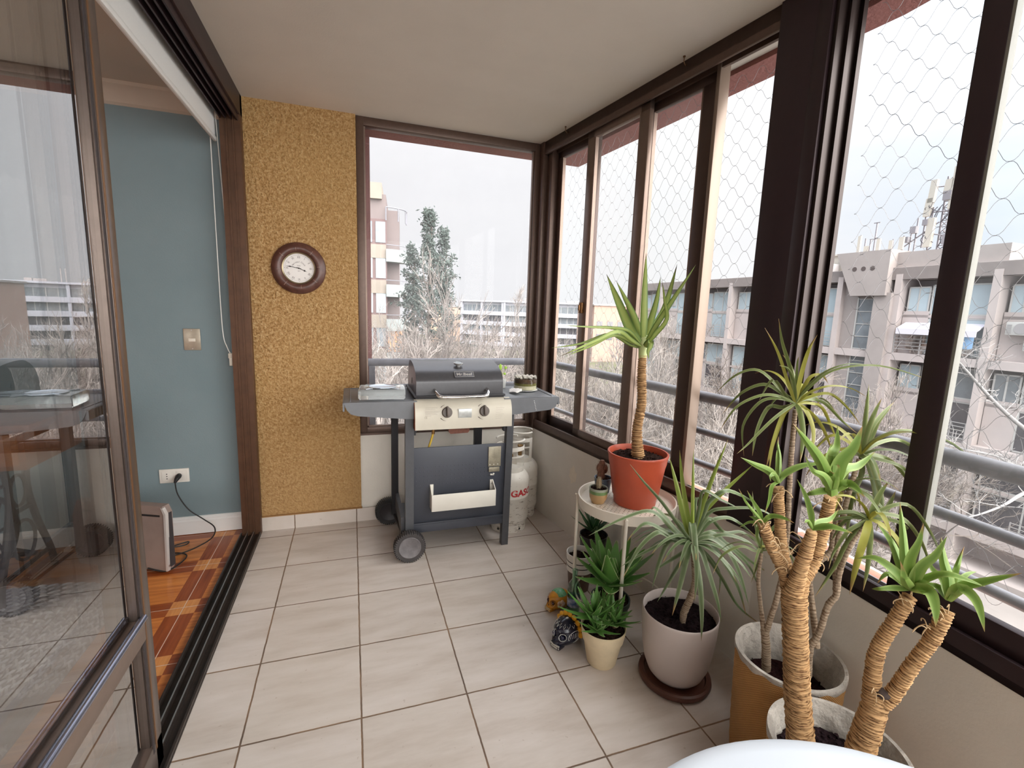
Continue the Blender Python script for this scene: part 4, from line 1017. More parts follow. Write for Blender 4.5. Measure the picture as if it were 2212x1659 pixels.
mb = MB().tube([(SC[0]+.192*math.cos(i*PI/24), SC[1]+.192*math.sin(i*PI/24), .09) for i in range(48)], .004, 8, closed=True); build('lower_ring', mb, M_stand, sd2)

# red pot with striped yucca
pc_ = (1.117, 1.622); z0 = ST-.001
ry = thing('potted_yucca', (pc_[0], pc_[1], z0), 'single stemmed striped yucca in an orange plastic pot on the stand', 'potted plant')
T = Matrix.Translation((pc_[0], pc_[1], z0))
build('pot', MB().lathe([(0,.002),(.082,.0),(.086,.004),(.089,.033),(.0935,.038),(.113,.165),(.117,.18),(.120,.203),(.123,.212),(.1245,.217),(.123,.221),(.117,.221),(.112,.205),(.108,.16),(0,.16)], 64, T), pbr('orange_plastic', srgb(182,78,50), .4, 0, .12, 12, (50,.05,.001)), ry)
soil((pc_[0], pc_[1], z0+.195), .1125, ry, 3)
tb = at(1378, 985, 1.955); tt = at(1388, 768, 1.93)
mb = trunk([tb+Vector((0,0,-.03)), tb, at(1376,930,1.95), at(1386,870,1.945), at(1386,810,1.935), tt], [.027,.026,.0205,.0195,.0185,.016], .0075, seed=5, amp=.14); build('trunk', mb, M_trunk, ry)
neck = MB(); neck.c = None; trunk([tt+Vector((0,0,-.012)), at(1389,750,1.93), at(1390,725,1.93)], [.0165,.019,.016], .02, 16, 3, .02, neck); build('stalk', neck, pbr('pale_green_stalk', srgb(180,190,130), .5), ry)
lv = [[.058,(1362,712,-.02),(1335,650,-.04),(1310,592,-.05)], [.044,(1372,690,.03),(1348,640,.06),(1331,607,.08)], [.044,(1391,690,-.03),(1393,620,-.05),(1396,546,-.04)],
      [.042,(1404,700,.02),(1418,650,.04),(1427,598,.06)], [.044,(1408,715,.04),(1436,665,.08),(1463,570,.1)], [.034,(1410,715,-.03),(1452,650,-.05),(1503,572,-.07)],
      [.028,(1413,725,-.05),(1440,690,-.07),(1436,650,-.06),(1430,605,-.05)], [.022,(1360,716,-.04),(1320,708,-.08),(1270,706,-.12),(1222,703,-.15)],
      [.026,(1365,735,-.05),(1335,716,-.08),(1290,735,-.14),(1207,771,-.2)], [.022,(1362,738,-.03),(1325,724,-.05),(1275,748,-.1),(1222,769,-.14)], [.020,(1360,745,0),(1318,722,-.02),(1255,742,-.05),(1190,752,-.08)],
      [.040,(1404,738,-.06),(1405,748,-.075),(1400,760,-.08),(1402,776,-.08)]]
crown(ry, (1390,752), 1.93, lv, .04, M_yuccastripe, seed=11, fold=.15, k=.8)

# two small cacti
def smallpot(nm, c, label, prof, mats, cact):
    t = thing(nm, c, label, 'potted plant'); T = Matrix.Translation(c)
    for n_, pf, m in mats: build(n_, MB().lathe(pf, 36, T), m, t)
    return t
ct = thing('potted_cactus', (.966,1.662,ST-.001), 'stubby cactus in a green and sand glazed clay pot on the stand', 'potted plant'); T = Matrix.Translation((.966,1.662,ST-.001))
build('pot', MB().lathe([(0,0),(.026,0),(.029,.006),(.036,.022),(.038,.040),(.037,.050),(.036,.050),(.033,.045),(0,.045)], 40, T), pbr('sand_glaze', srgb(172,138,96), .4, 0, .15, 20), ct)
build('glaze_band', MB().lathe([(.0383,.042),(.0386,.053),(.0383,.055),(.0375,.055),(.0375,.042)], 40, T, closed=True), pbr('green_glaze', srgb(104,130,82), .3, 0, .25, 30), ct)
build('rim', MB().lathe([(.0382,.055),(.039,.064),(.0375,.066),(.035,.064),(.0345,.045)], 40, T), pbr('grey_glaze', srgb(140,144,128), .35), ct)
soil((.966,1.662,ST+.054), .035, ct, 8, .003)
def cactus_body(segs, seed):
    mb = MB(); rnd = random.Random(seed)
    for (c, r_, h) in segs:
        pf = [(0,0)]+[(r_*math.sin(PI*(.12+.76*i/10))**.5, h*i/10) for i in range(11)]+[(0,h*1.03)]
        b = MB().lathe(pf, 24, Matrix.Translation(c)); vs = []
        for i, v in enumerate(b.v):
            dx_, dy_ = v[0]-c[0], v[1]-c[1]; a = math.atan2(dy_, dx_); s = 1+.10*math.cos(9*a); vs.append((c[0]+dx_*s, c[1]+dy_*s, v[2]))
        mb.add(vs, b.f)
        for k in range(9):
            for z in range(5):
                a = 2*PI*k/9; p = Vector((c[0]+r_*1.08*math.cos(a), c[1]+r_*1.08*math.sin(a), c[2]+h*(.15+.17*z)))
                for q in range(2): mb.tube([p, p+Vector((math.cos(a)+rnd.uniform(-.6,.6), math.sin(a)+rnd.uniform(-.6,.6), rnd.uniform(-.4,.6)))*.005], [.0005,.0001], 3)
    return mb
M_cact = pbr('dry_cactus', srgb(150,132,104), .8, 0, .4, 60, (80,.5,.004))
build('cactus', cactus_body([((.968,1.665,ST+.052), .0115, .055)], 1), M_cact, ct)
c2 = (1.045,1.765,ST-.001)
ct2 = thing('potted_cactus', c2, 'knobbly brown cactus behind the orange pot on the stand', 'potted plant'); T = Matrix.Translation(c2)
build('pot', MB().lathe([(0,0),(.030,0),(.034,.03),(.038,.06),(.039,.066),(.036,.066),(.034,.055),(0,.055)], 36, T), pbr('blue_grey_pot', srgb(88,104,122), .5), ct2)
soil((c2[0],c2[1],c2[2]+.056), .0345, ct2, 9, .003)
build('cactus', cactus_body([((c2[0]-.012,c2[1],c2[2]+.055),.016,.05),((c2[0]-.022,c2[1]-.004,c2[2]+.095),.014,.035),((c2[0]+.004,c2[1]+.002,c2[2]+.085),.015,.04),((c2[0]-.010,c2[1],c2[2]+.115),.013,.03)], 2), pbr('red_brown_cactus', srgb(140,98,78), .8, 0, .45, 60, (90,.6,.004)), ct2)

# aloes
def aloe_leaf(mb, th_, P, w, rv, seed=0, teeth=True):
    """fat tapering leaf with a channelled face and pale teeth on both edges"""
    rnd = random.Random(seed)
    if mb.c is None: mb.c = []
    Q = smoothpts(P, 5); n = len(Q); b0 = len(mb.v); rad = Q[-1]-Q[0]; rad.z *= .0
    if rad.length < .01: rad = Vector((.3,1,0))
    hp = Vector((0,0,1)).cross(rad.normalized()); m = 10; edges = ([], [])
    for i in range(n):
        t = i/(n-1); tg = (Q[min(i+1,n-1)]-Q[max(i-1,0)]).normalized(); sd = (hp-tg*hp.dot(tg)).normalized(); nm = tg.cross(sd)
        if nm.z < 0 and abs(tg.z) < .95: nm = -nm
        h = w/2*max(wp_aloe(t), .03)
        edges[0].append(Q[i]-sd*h); edges[1].append(Q[i]+sd*h)
        sec = [(-1,0),(-.6,-.04),(-.2,-.10),(.2,-.10),(.6,-.04),(1,0),(.7,-.32),(.25,-.5),(-.25,-.5),(-.7,-.32)]
        for a, b in sec: mb.v.append(tuple(Q[i]+sd*h*a+nm*h*b*.9+nm*h*.15)); mb.c.append((t, .5+.3*a, rv))
        if i:
            a = b0+m*(i-1)
            for j in range(m): mb.f.append((a+j, a+(j+1) % m, a+m+(j+1) % m, a+m+j))
    mb.f.append(tuple(b0+j for j in range(m))[::-1]); e = b0+m*(n-1); mb.f.append(tuple(e+j for j in range(m)))
    if teeth:
        for sgn, E_ in zip((-1, 1), edges):
            for i in range(1, n-1):
                for s in ((0, .5) if w > .06 else (0,)):
                    p = E_[i].lerp(E_[i+1], s); o = (p-Q[i]).normalized(); q = w*.02+.0006
                    th_.tube([p-o*q*.3, p+o*q*1.3+(Q[-1]-Q[0]).normalized()*q*.8], [q*.55, q*.05], 4)
def aloe(par, heart, lv, w, seed, name='rosette', m=None):
    rnd = random.Random(seed); mb = MB(); th_ = MB(); h = Vector(heart)
    for i, (az, el, ln, *r_) in enumerate(lv):
        d = Vector((math.cos(R(az))*math.cos(R(el)), math.sin(R(az))*math.cos(R(el)), math.sin(R(el)))); P = [h+d*.004]
        curl = r_[0] if r_ else .12; p = h.copy(); dd = d.copy()
        for s in range(4): p = p+dd*ln/4; P.append(p.copy()); dd = (dd+Vector((0,0,curl*(1 if el < 50 else .3)))).normalized()
        aloe_leaf(mb, th_, P, w*(.75+.5*min(1, ln/.2)*.5), rnd.random(), seed+i)
    o = build(name, mb, m or M_aloe, par, smooth=45); build('leaf_teeth', th_, M_thorn, o, smooth=0); return o
rnd = random.Random(5)
AC = (.985, 1.545)
al = thing('potted_aloe', (AC[0], AC[1], 0), 'large aloe with toothed leaves standing in front of the plant stand', 'potted plant'); T = Matrix.Translation((AC[0],AC[1],0))
build('pot', MB().lathe([(0,0),(.06,0),(.075,.13),(.08,.135),(.08,.155),(.075,.155),(.07,.13),(0,.13)], 40, T), pbr('dark_green_pot', srgb(52,62,54), .5), al)
soil((AC[0],AC[1],.14), .073, al, 4)
lv = []
for i in range(8): lv.append((i*45+rnd.uniform(-12,12)+10, rnd.uniform(12,28), rnd.uniform(.14,.19), .08))
for i in range(7): lv.append((i*51+rnd.uniform(-10,10)+30, rnd.uniform(36,50), rnd.uniform(.18,.22), .08))
for i in range(6): lv.append((i*60+rnd.uniform(-10,10), rnd.uniform(52,68), rnd.uniform(.13,.17), .05))
lv += [(120,80,.12,.0),(250,78,.11,.0)]
lv = [(a, e, l*1.18, c) for a, e, l, c in lv]; aloe(al, (AC[0],AC[1],.215), lv, .092, 40); mb = MB().cyl((AC[0],AC[1],.13),(AC[0],AC[1],.215),.018,12); build('stem', mb, M_stem, al)
# cream pot
CP = (.875, 1.405)
cp2 = thing('potted_aloe', (CP[0], CP[1], 0), 'small clustered aloe in a cream terracotta pot on the tiles', 'potted plant'); T = Matrix.Translation((CP[0],CP[1],0))
build('pot', MB().lathe([(0,.0),(.052,0),(.055,.006),(.072,.096),(.0765,.098),(.084,.142),(.085,.147),(.081,.147),(.074,.10),(0,.125)], 56, T), pbr('cream_pot', srgb(222,204,170), .7, 0, .12, 14, (60,.1,.001)), cp2)
soil((CP[0],CP[1],.132), .078, cp2, 6)
def rosette(c, n1, n2, n3, l, w, seed, par=cp2, nm='rosette'):
    rnd = random.Random(seed); lv = []
    for i in range(n1): lv.append((i*360/n1+rnd.uniform(-15,15), rnd.uniform(8,22), l*rnd.uniform(.85,1.2), .1))
    for i in range(n2): lv.append((i*360/n2+20+rnd.uniform(-15,15), rnd.uniform(35,52), l*rnd.uniform(.8,1.1), .06))
    for i in range(n3): lv.append((i*360/n3+rnd.uniform(-15,15), rnd.uniform(62,80), l*rnd.uniform(.6,.9), .02))
    return aloe(par, c, lv, w, seed, nm)
rosette((CP[0]-.028,CP[1]+.03,.165), 9, 8, 5, .128, .038, 21); rosette((CP[0]+.045,CP[1]-.012,.155), 8, 7, 4, .100, .034, 22)
rosette((CP[0]-.035,CP[1]-.025,.150), 7, 6, 4, .080, .030, 23); rosette((CP[0]+.03,CP[1]+.045,.16), 7, 6, 4, .105, .034, 24)
mb = MB()
for dx_, dy_, z in ((-.028,.03,.175),(.045,-.012,.165),(-.035,-.025,.16),(.03,.045,.17)): mb.cyl((CP[0]+dx_*.9,CP[1]+dy_*.9,.125),(CP[0]+dx_,CP[1]+dy_,z),.010,10)
build('stem', mb, M_stem, cp2)
# aloe in the black pot behind the stand
BP = (1.125, 1.955)
bp_ = thing('potted_aloe', (BP[0], BP[1], 0), 'dark aloe in a black plastic pot behind the stand, against the wall', 'potted plant'); T = Matrix.Translation((BP[0],BP[1],0))
build('pot', MB().lathe([(0,0),(.055,0),(.066,.19),(.070,.195),(.070,.215),(.066,.215),(.062,.18),(0,.18)], 40, T), pbr('black_pot', srgb(38,36,36), .5), bp_)
soil((BP[0],BP[1],.20), .063, bp_, 7)
aloe(bp_, (BP[0],BP[1],.225), [(a*40+5, 30+12*(a % 2), .15, .08) for a in range(9)]+[(a*60+20, 62, .14, .03) for a in range(6)], .038, 60, m=m_leaf('dark_aloe_leaf', srgb(48,84,50), srgb(66,104,60), srgb(80,90,60), .95, .2, .35))
# striped pot
SP = (1.005, 1.86)
sp_ = thing('striped_pot', (SP[0], SP[1], 0), 'white planter with thin black stripes and no plant left of the stand', 'pot'); T = Matrix.Translation((SP[0],SP[1],0))
build('pot', MB().lathe([(0,.0),(.045,0),(.046,.004),(.054,.098),(.060,.10),(.0645,.182),(.0645,.186),(.0605,.186),(.057,.15),(0,.15)], 56, T), pbr('white_ceramic', srgb(226,222,216), .4), sp_)
mb = MB()
for z in (.125, .149): mb.lathe([(.0598+.0042*(z-.1)/.08+.0012,z),(.0599+.0042*(z-.1)/.08+.0014,z+.004),(.058,z+.004),(.058,z)], 56, T, closed=True)
build('stripe', mb, M_black, sp_); build('lower_body', MB().lathe([(.0465,.003),(.0548,.097),(.0560,.0972),(.0475,.003)], 56, T, closed=True), pbr('brown_base', srgb(92,72,60), .6), sp_)
soil((SP[0],SP[1],.156), .0575, sp_, 12)
# small glass bottle
bo = (.905, 1.71, 0)
bt = thing('glass_bottle', bo, 'small clear green bottle with a blue label beside the striped planter', 'bottle'); T = Matrix.Translation(bo)
build('body', MB().lathe([(0,.002),(.026,0),(.029,.004),(.029,.105),(.024,.13),(.012,.15),(.0115,.185),(.013,.187),(.013,.195),(.010,.195),(.009,.15),(.021,.128),(.026,.104),(.026,.006),(0,.006)], 36, T), glassmat('green_bottle_glass', (.78,.92,.84,1), 1.6, .03), bt)
build('label', MB().lathe([(.0292,.03),(.0294,.03),(.0294,.07),(.0292,.07)], 36, T, closed=True), pbr('blue_label', srgb(70,104,168), .6, 0, .5, 40, None, .5, srgb(214,220,230)), bt)

# painted skulls
def skull(c, ang, s, label, base, deco):
    t = thing('painted_skull', c, label, 'skull ornament'); S = Matrix.Translation(c) @ Matrix.Rotation(ang, 4, 'Z') @ Matrix.Scale(s, 4)
    # local: x = back->face, z up, unit ~ 1 long
    b = bmesh.new(); bmesh.ops.create_icosphere(b, subdivisions=4, radius=1)
    for v in b.verts:
        x, y, z = v.co; X, Y, Z = x*.50, y*.36, z*.37
        if x > .3: Y *= 1-.25*(x-.3); 
        if x > .2 and z < 0: X += .12*(x-.2)*(-z)*2
        X -= .10*math.exp(-((x-.72)**2+(z-.05)**2)/.02)*0
        for ey in (-.36, .36):
            d = (y-ey)**2+(z-.02)**2; 
            if x > .3: X -= .16*math.exp(-d/.045)
        d = y**2/.5+(z+.28)**2
        if x > .5: X -= .07*math.exp(-d/.015)
        if z < -.75: Z = max(Z, -.30)
        if x > .45 and z < -.35: X += .05; Y *= .9
        for ey in (-1, 1): X += 0
        Y += (1 if y > 0 else -1)*.035*math.exp(-((x-.35)**2+(z+.25)**2)/.03)
        v.co = (X, Y, Z+.33)
    # jaw and teeth block
    mb = MB().bm(b, S); o = build('cranium', mb, base, t, smooth=60)
    j = MB().box(.28,.56,-.17,.17,.0,.16,S,bev=.05*1); build('jaw', j, base, t)
    te = MB()
    for i in range(8):
        y = -.14+.04*i
        for z in (.045,.105): te.box(.545-.9*y*y, .572-.9*y*y, y-.016, y+.016, z, z+.05, S, bev=.006)
    build('teeth', te, deco['teeth'], t)
    ey = MB()
    for sg in (-1, 1): ey.ball((.405, .135*sg, .335), .05, .072, .075, 2, S)
    ey.ball((.475, 0, .235), .03, .035, .05, 2, S); build('eye_socket', ey, deco['eye'], t)
    for nm, m, items in deco['paint']:
        p = MB()
        for it in items:
            P = [S @ Vector(q) for q in it[1]]; p.tube(P, it[0]*s, 6, closed=it[2] if len(it) > 2 else False)
        build(nm, p, m, t)
    return t, S
def onskull(az, el, k=1.0):
    x, y, z = math.cos(el)*math.cos(az), math.cos(el)*math.sin(az), math.sin(el); return (x*.50*k, y*.36*k*(1-.25*max(0, x-.3)), z*.37*k+.33)
def ringon(az, el, r_, n=20, k=1.02): return [onskull(az+r_*math.cos(i*2*PI/n), el+r_*math.sin(i*2*PI/n), k) for i in range(n)]
M_wp = pbr('white_paint_line', srgb(220,222,220), .5)
fl = []
for sg in (-1, 1):
    fl.append((.007, ringon(sg*1.35, .0, .42), True)); fl.append((.006, ringon(sg*.55, .05, .27), True))
    for i in range(7): a = -.3+.1*i; fl.append((.005, [onskull(sg*1.35+a, -.05, 1.02), onskull(sg*1.35+a*1.2, .28, 1.02)]))
    for i in range(6): a = -.25+.1*i; fl.append((.005, [onskull(sg*1.35+a, -.12, 1.02), onskull(sg*1.35+a*1.2, -.32, 1.02)]))
for i in range(12): a = i*PI/6; fl.append((.005, [onskull(.0+.0, 1.45, 1.02), onskull(a, .85, 1.02)]))
for i in range(16): a = i*PI/8; fl.append((.0045, [onskull(a, .82, 1.02), onskull(a+.12, .62, 1.02), onskull(a+.24, .82, 1.02)]))
dots = [(.008, [onskull(.25+.9*i/14, .45*math.cos(i*.4), 1.02), onskull(.27+.9*i/14, .45*math.cos(i*.4), 1.02)]) for i in range(15)]+[(.008, [onskull(-.25-.9*i/14, .45*math.cos(i*.4), 1.02), onskull(-.27-.9*i/14, .45*math.cos(i*.4), 1.02)]) for i in range(15)]
bs, S_ = skull((.800,1.545,0), R(205), .145, 'black painted clay skull with white line flowers beside the cream pot',
    pbr('black_glaze', srgb(28,28,44), .2), dict(teeth=pbr('tooth_white', srgb(200,196,186), .4), eye=pbr('blue_black', srgb(24,26,56), .3), paint=[('white_linework', M_wp, fl+dots)]))
p = MB()
for i in range(9):
    a = -PI*.5+PI*i/8; q = (-.05+.0*i, .33*math.sin(a)*1.18, .33+.36*math.cos(a)*1.15); p.ball(q, .05, .085, .085, 2, S_)
build('petal_wreath', p, pbr('marigold_paint', srgb(226,164,28), .4), bs)
fo = [(.008, [(.5,-.1,.30),(.53,0,.33),(.5,.1,.30)])]
os_, S2 = skull((.855,1.755,0), R(195), .115, 'small orange painted clay skull with a green crown near the stand leg',
    pbr('orange_glaze', srgb(206,142,42), .3), dict(teeth=pbr('tooth_cream', srgb(216,200,160), .4), eye=pbr('maroon_black', srgb(62,28,24), .4), paint=[('dark_linework', pbr('brown_paint', srgb(92,40,28), .5), [(.008, ringon(s_*.55,.05,.30), True) for s_ in (-1,1)]+[(.006, [(.5+.0,y,.12),(.55,y,.17)]) for y in (-.1,0,.1)])]))
b = MB().lathe([(0,.40),(.10,.388),(.2,.345),(.27,.285),(.30,.25),(.285,.245),(0,.3)], 28, S2 @ Matrix.Translation((0,0,.325))); vs = [tuple(S2 @ ((S2.inverted() @ Vector(v)) * 1)) for v in b.v]
build('green_crown', b, pbr('green_glaze_bright', srgb(44,142,86), .25, 0, .4, 30, None, .5, srgb(150,196,160)), os_)
p = MB()
for sg in (-1, 1):
    for k in range(5): a = k*2*PI/5; az, el = sg*1.25+.2*math.cos(a), -.02+.24*math.sin(a); q = onskull(az, el, .98); p.ball(q, .085, .05, .085, 2, S2)
build('pale_flower', p, pbr('pale_pink_glaze', srgb(196,170,152), .35), os_)

# grey pot with dragon tree, on a brown saucer
GP = (1.090, 1.255)
sc_ = thing('pot_saucer', (GP[0], GP[1], 0), 'round dark brown wooden saucer under the grey white pot', 'saucer')
build('disc', MB().lathe([(0,0),(.112,0),(.122,.004),(.127,.014),(.125,.024),(.118,.028),(.108,.026),(.104,.018),(0,.018)], 64, Matrix.Translation((GP[0],GP[1],0))), pbr('saucer_brown', srgb(96,58,46), .45, 0, .3, 14), sc_)
gp = thing('potted_dragon_tree', (GP[0], GP[1], .0185), 'green white edged dragon tree in a smooth grey white pot on a brown saucer', 'potted plant')
T = Matrix.Translation((GP[0],GP[1],.0185))
build('pot', MB().lathe([(0,0),(.070,0),(.080,.004),(.095,.022),(.110,.06),(.121,.12),(.127,.18),(.130,.245),(.130,.252),(.1275,.255),(.125,.252),(.123,.20),(0,.19)], 72, T), pbr('grey_white_resin', srgb(196,184,178), .45, 0, .05, 8), gp)
soil((GP[0],GP[1],.235), .1245, gp, 14, .008, pbr('black_compost', srgb(40,28,30), 1, 0, .6, 60, (90,1,.02), .1))
mb = trunk([at(1474,1345,1.66), at(1478,1322,1.655), at(1492,1290,1.65), at(1501,1255,1.64), at(1498,1200,1.62), at(1496,1165,1.61)], [.011,.012,.012,.0105,.009,.008], .006, 12, 4, .015); build('trunk', mb, M_stem, gp)
lv = [[.026,(1478,1120),(1462,1050),(1446,988)],[.024,(1485,1110),(1474,1040),(1468,972)],[.018,(1496,1110),(1497,1040),(1498,972)],[.022,(1512,1110),(1540,1030),(1573,948)],[.022,(1515,1115),(1565,1060),(1628,1003)],
 [.020,(1470,1140),(1430,1085),(1390,1040),(1361,1003)],[.026,(1465,1150),(1430,1110),(1412,1096),(1405,1110)],[.020,(1458,1150),(1410,1105),(1350,1118),(1272,1157)],[.022,(1455,1158),(1400,1130),(1370,1150),(1355,1170)],
 [.024,(1450,1160),(1420,1150),(1380,1185),(1345,1250)],[.026,(1470,1172),(1446,1168),(1425,1210),(1409,1270)],[.028,(1494,1135,-.04),(1498,1140,-.1),(1505,1230,-.12),(1500,1300,-.1)],
 [.026,(1485,1200,-.04),(1470,1260,-.05),(1452,1330,-.05)],[.022,(1480,1200,.02),(1455,1240,.03),(1420,1300,.02)],[.026,(1500,1190,-.05),(1512,1260,-.09),(1516,1330,-.09),(1515,1385,-.07)],
 [.024,(1515,1190,-.03),(1532,1240,-.06),(1550,1300,-.07),(1558,1345,-.06)],[.024,(1530,1170),(1565,1215),(1595,1270),(1612,1330)],[.026,(1530,1160),(1570,1185),(1598,1240),(1618,1310)],[.022,(1535,1150),(1575,1180),(1620,1225),(1640,1275)],
 [.022,(1540,1165),(1580,1180),(1625,1215),(1665,1240)],[.020,(1535,1160),(1570,1155),(1615,1170),(1655,1205)],[.020,(1530,1130),(1560,1118),(1590,1125),(1640,1165)],[.018,(1530,1110),(1570,1098),(1640,1100),(1690,1130)],
 [.020,(1530,1120),(1565,1150),(1605,1150),(1650,1185)],[.022,(1520,1110),(1535,1080),(1575,1060),(1640,1092,.1)],[.018,(1470,1165),(1430,1175),(1380,1200),(1340,1225)],[.020,(1480,1190),(1440,1215),(1410,1235)],
 [.018,(1510,1100),(1520,1060),(1560,1080),(1600,1100)],[.022,(1500,1110,.06),(1505,1075,.08),(1512,1085,.1)],[.016,(1530,1200,.04),(1555,1240,.05),(1552,1290,.05)],[.020,(1525,1200),(1560,1250),(1595,1310),(1645,1350)]]
crown(gp, (1496,1172), 1.62, lv[:5], .03, m_leaf('young_dragon_leaf', srgb(128,146,58), srgb(164,176,92), srgb(170,150,90), .92, .3, .35), wp_dragon, 30, .16, k=.75)
crown(gp, (1496,1172), 1.62, lv[5:], .022, M_dragon, wp_dragon, 31, .16, extra=14, elen=.24, k=.6, droop=1.6, elev=(-10,45))

# baskets
def m_weave():
    m, nt, b = nodes('woven_basket'); b.inputs['Roughness'].default_value = .8; v = coord(nt); sx = N(nt, 'ShaderNodeSeparateXYZ'); L(nt, v, sx.inputs[0])
    a = math_(nt, 'ARCTAN2', sx.outputs[1], sx.outputs[0]); u = math_(nt, 'MULTIPLY', a, 150/PI/2*2*.5); w_ = math_(nt, 'MULTIPLY', sx.outputs[2], 1000)
    s = math_(nt, 'MULTIPLY', math_(nt, 'SINE', math_(nt, 'MULTIPLY', a, 140)), math_(nt, 'SINE', math_(nt, 'MULTIPLY', w_, 1.05)))
    h = math_(nt, 'ADD', math_(nt, 'MULTIPLY', s, .5), .5); c = ramp(nt, h, [(.1, srgb(132,88,40)), (.6, srgb(200,146,80)), (.9, srgb(214,166,102))])
    c = mix(nt, ramp(nt, noise(nt, 6, v), [(.35, .45), (.7, 0.)]), c, srgb(126,92,60)); L(nt, c, b.inputs['Base Color']); bump(nt, b, h, .8, .003); return m
M_weave = m_weave(); M_liner = pbr('fabric_liner', srgb(196,188,178), .85, 0, .35, 14, (22,.7,.02))
def basket(nm, c, r0, r1, h, label, seed, lin=.05):
    t = thing(nm, (c[0], c[1], 0), label, 'potted plant'); T = Matrix.Translation((c[0],c[1],0)); rnd = random.Random(seed)
    pf = [(0,0),(r0,0)]
    for i in range(1, 21): z = h*i/20; pf.append((r0+(r1-r0)*(i/20)**.7+.0006*(-1)**i, z))
    pf += [(r1-.006,h),(r1-.008,h-.02),(r1-.008,h-.05),(0,h-.06)] if False else [(r1-.005,h+.001),(r1-.008,h-.03),(r0-.008,.01),(0,.01)]
    build('basket', MB().lathe(pf, 72, T), M_weave, t)
    # liner, crumpled and folded over the inside of the rim
    mb = MB(); n = 96; rows = 11
    for i in range(rows):
        for k in range(n):
            a = 2*PI*k/n; j = i-2
            if i == 0: q, z = r1+.0022, h-.010+.004*math.sin(a*7+seed)+.003*math.sin(a*17)
            elif i == 1: q, z = r1+.0016, h+.0045
            elif i == 2: q, z = r1-.0075, h+.0045
            else:
                w1 = .007*math.sin(a*5+seed+j*.9)+.005*math.sin(a*13+j*1.7)+.003*math.sin(a*29+j*2.3)
                q, z = r1-.0125-.009*j/9-abs(w1)*min(j, 3)/3, h-.16*j/8
            mb.v.append((c[0]+q*math.cos(a), c[1]+q*math.sin(a), z))
    for i in range(rows-1):
        for k in range(n): l = (k+1) % n; mb.f.append((i*n+k, i*n+l, (i+1)*n+l, (i+1)*n+k))
    o = build('liner', mb, M_liner, t, smooth=60); sm = o.modifiers.new('s', 'SOLIDIFY'); sm.thickness = .0015
    return t
B1 = (1.180, .898)
b1 = basket('potted_dragon_tree', B1, .125, .140, .345, 'tall thin stemmed dragon tree in the larger woven basket by the wall', 2)
soil((B1[0],B1[1],.235), .126, b1, 20, .007, pbr('damp_soil', srgb(58,34,34), 1, 0, .6, 60, (90,1,.02), .1))
mb = MB()
trunk([at(1655,1445,1.40), at(1655,1400,1.37), at(1652,1360,1.36)], [.013,.012,.011], .008, 12, 1, .015, mb)
trunk([at(1650,1362,1.36), at(1642,1300,1.38), at(1638,1250,1.39), at(1645,1195,1.40)], [.0075,.006,.0055,.005], .008, 10, 2, .015, mb)
trunk([at(1655,1365,1.36), at(1666,1330,1.34), at(1676,1300,1.33), at(1690,1240,1.33), at(1700,1160,1.34), at(1704,1080,1.35), at(1709,990,1.35), at(1714,930,1.34), at(1718,885,1.33)], [.0085,.008,.0075,.0075,.007,.007,.007,.0065,.006], .008, 10, 3, .015, mb)
trunk([at(1745,1460,1.28), at(1750,1400,1.26), at(1768,1370,1.25), at(1788,1310,1.24), at(1806,1285,1.23), at(1812,1240,1.22), at(1830,1190,1.2), at(1855,1150,1.2), at(1876,1128,1.2)], [.010,.009,.008,.0085,.008,.0075,.007,.0065,.006], .008, 10, 4, .015, mb)
trunk([at(1806,1282,1.23), at(1806,1210,1.25), at(1815,1140,1.27), at(1835,1060,1.28), at(1856,992,1.28)], [.0075,.007,.007,.0065,.006], .008, 10, 5, .015, mb)
trunk([at(1745,1262,1.3), at(1765,1215,1.3), at(1795,1190,1.3), at(1802,1130,1.3), at(1822,1060,1.29)], [.008,.010,.008,.0065,.006], .008, 10, 6, .015, mb)
trunk([at(1765,1400,1.26), at(1757,1330,1.28), at(1752,1290,1.3), at(1748,1258,1.3)], [.0085,.008,.008,.008], .008, 10, 7, .015, mb)
build('trunk', mb, M_stem, b1)
A_ = [[.016,(1708,800),(1690,740),(1682,688)],[.013,(1700,820),(1680,760),(1652,708)],[.012,(1722,790),(1726,770)],[.014,(1690,845),(1640,800),(1590,810),(1545,850)],[.016,(1690,850),(1650,830),(1600,850),(1560,895)],
 [.013,(1680,855),(1640,855),(1590,880),(1555,930)],[.013,(1680,860),(1640,870),(1605,920),(1607,985)],[.018,(1690,880),(1660,880),(1635,930),(1625,985)],[.020,(1700,885),(1690,900),(1672,950),(1655,1010)],[.013,(1690,890),(1660,915),(1615,960),(1592,980)],
 [.016,(1730,850),(1750,815),(1775,810),(1790,830)],[.010,(1740,845),(1800,800),(1900,790),(2018,824)],[.013,(1740,860),(1790,850),(1830,880),(1860,920)],[.015,(1740,862),(1780,870),(1820,910),(1850,935)],[.020,(1728,890),(1735,940),(1728,1000)],
 [.018,(1740,885),(1757,930),(1752,990)],[.016,(1735,880),(1760,900),(1780,930),(1800,980)],[.014,(1745,870),(1775,880),(1795,920),(1812,965)],[.012,(1690,900),(1670,960),(1660,1030)],[.014,(1700,860),(1670,820),(1640,865)]]
crown(b1, (1718,872), 1.33, A_, .016, M_dragony, wp_dragon, 51, .14, extra=10, elen=.22, k=.6, droop=1.5, spread=.1)
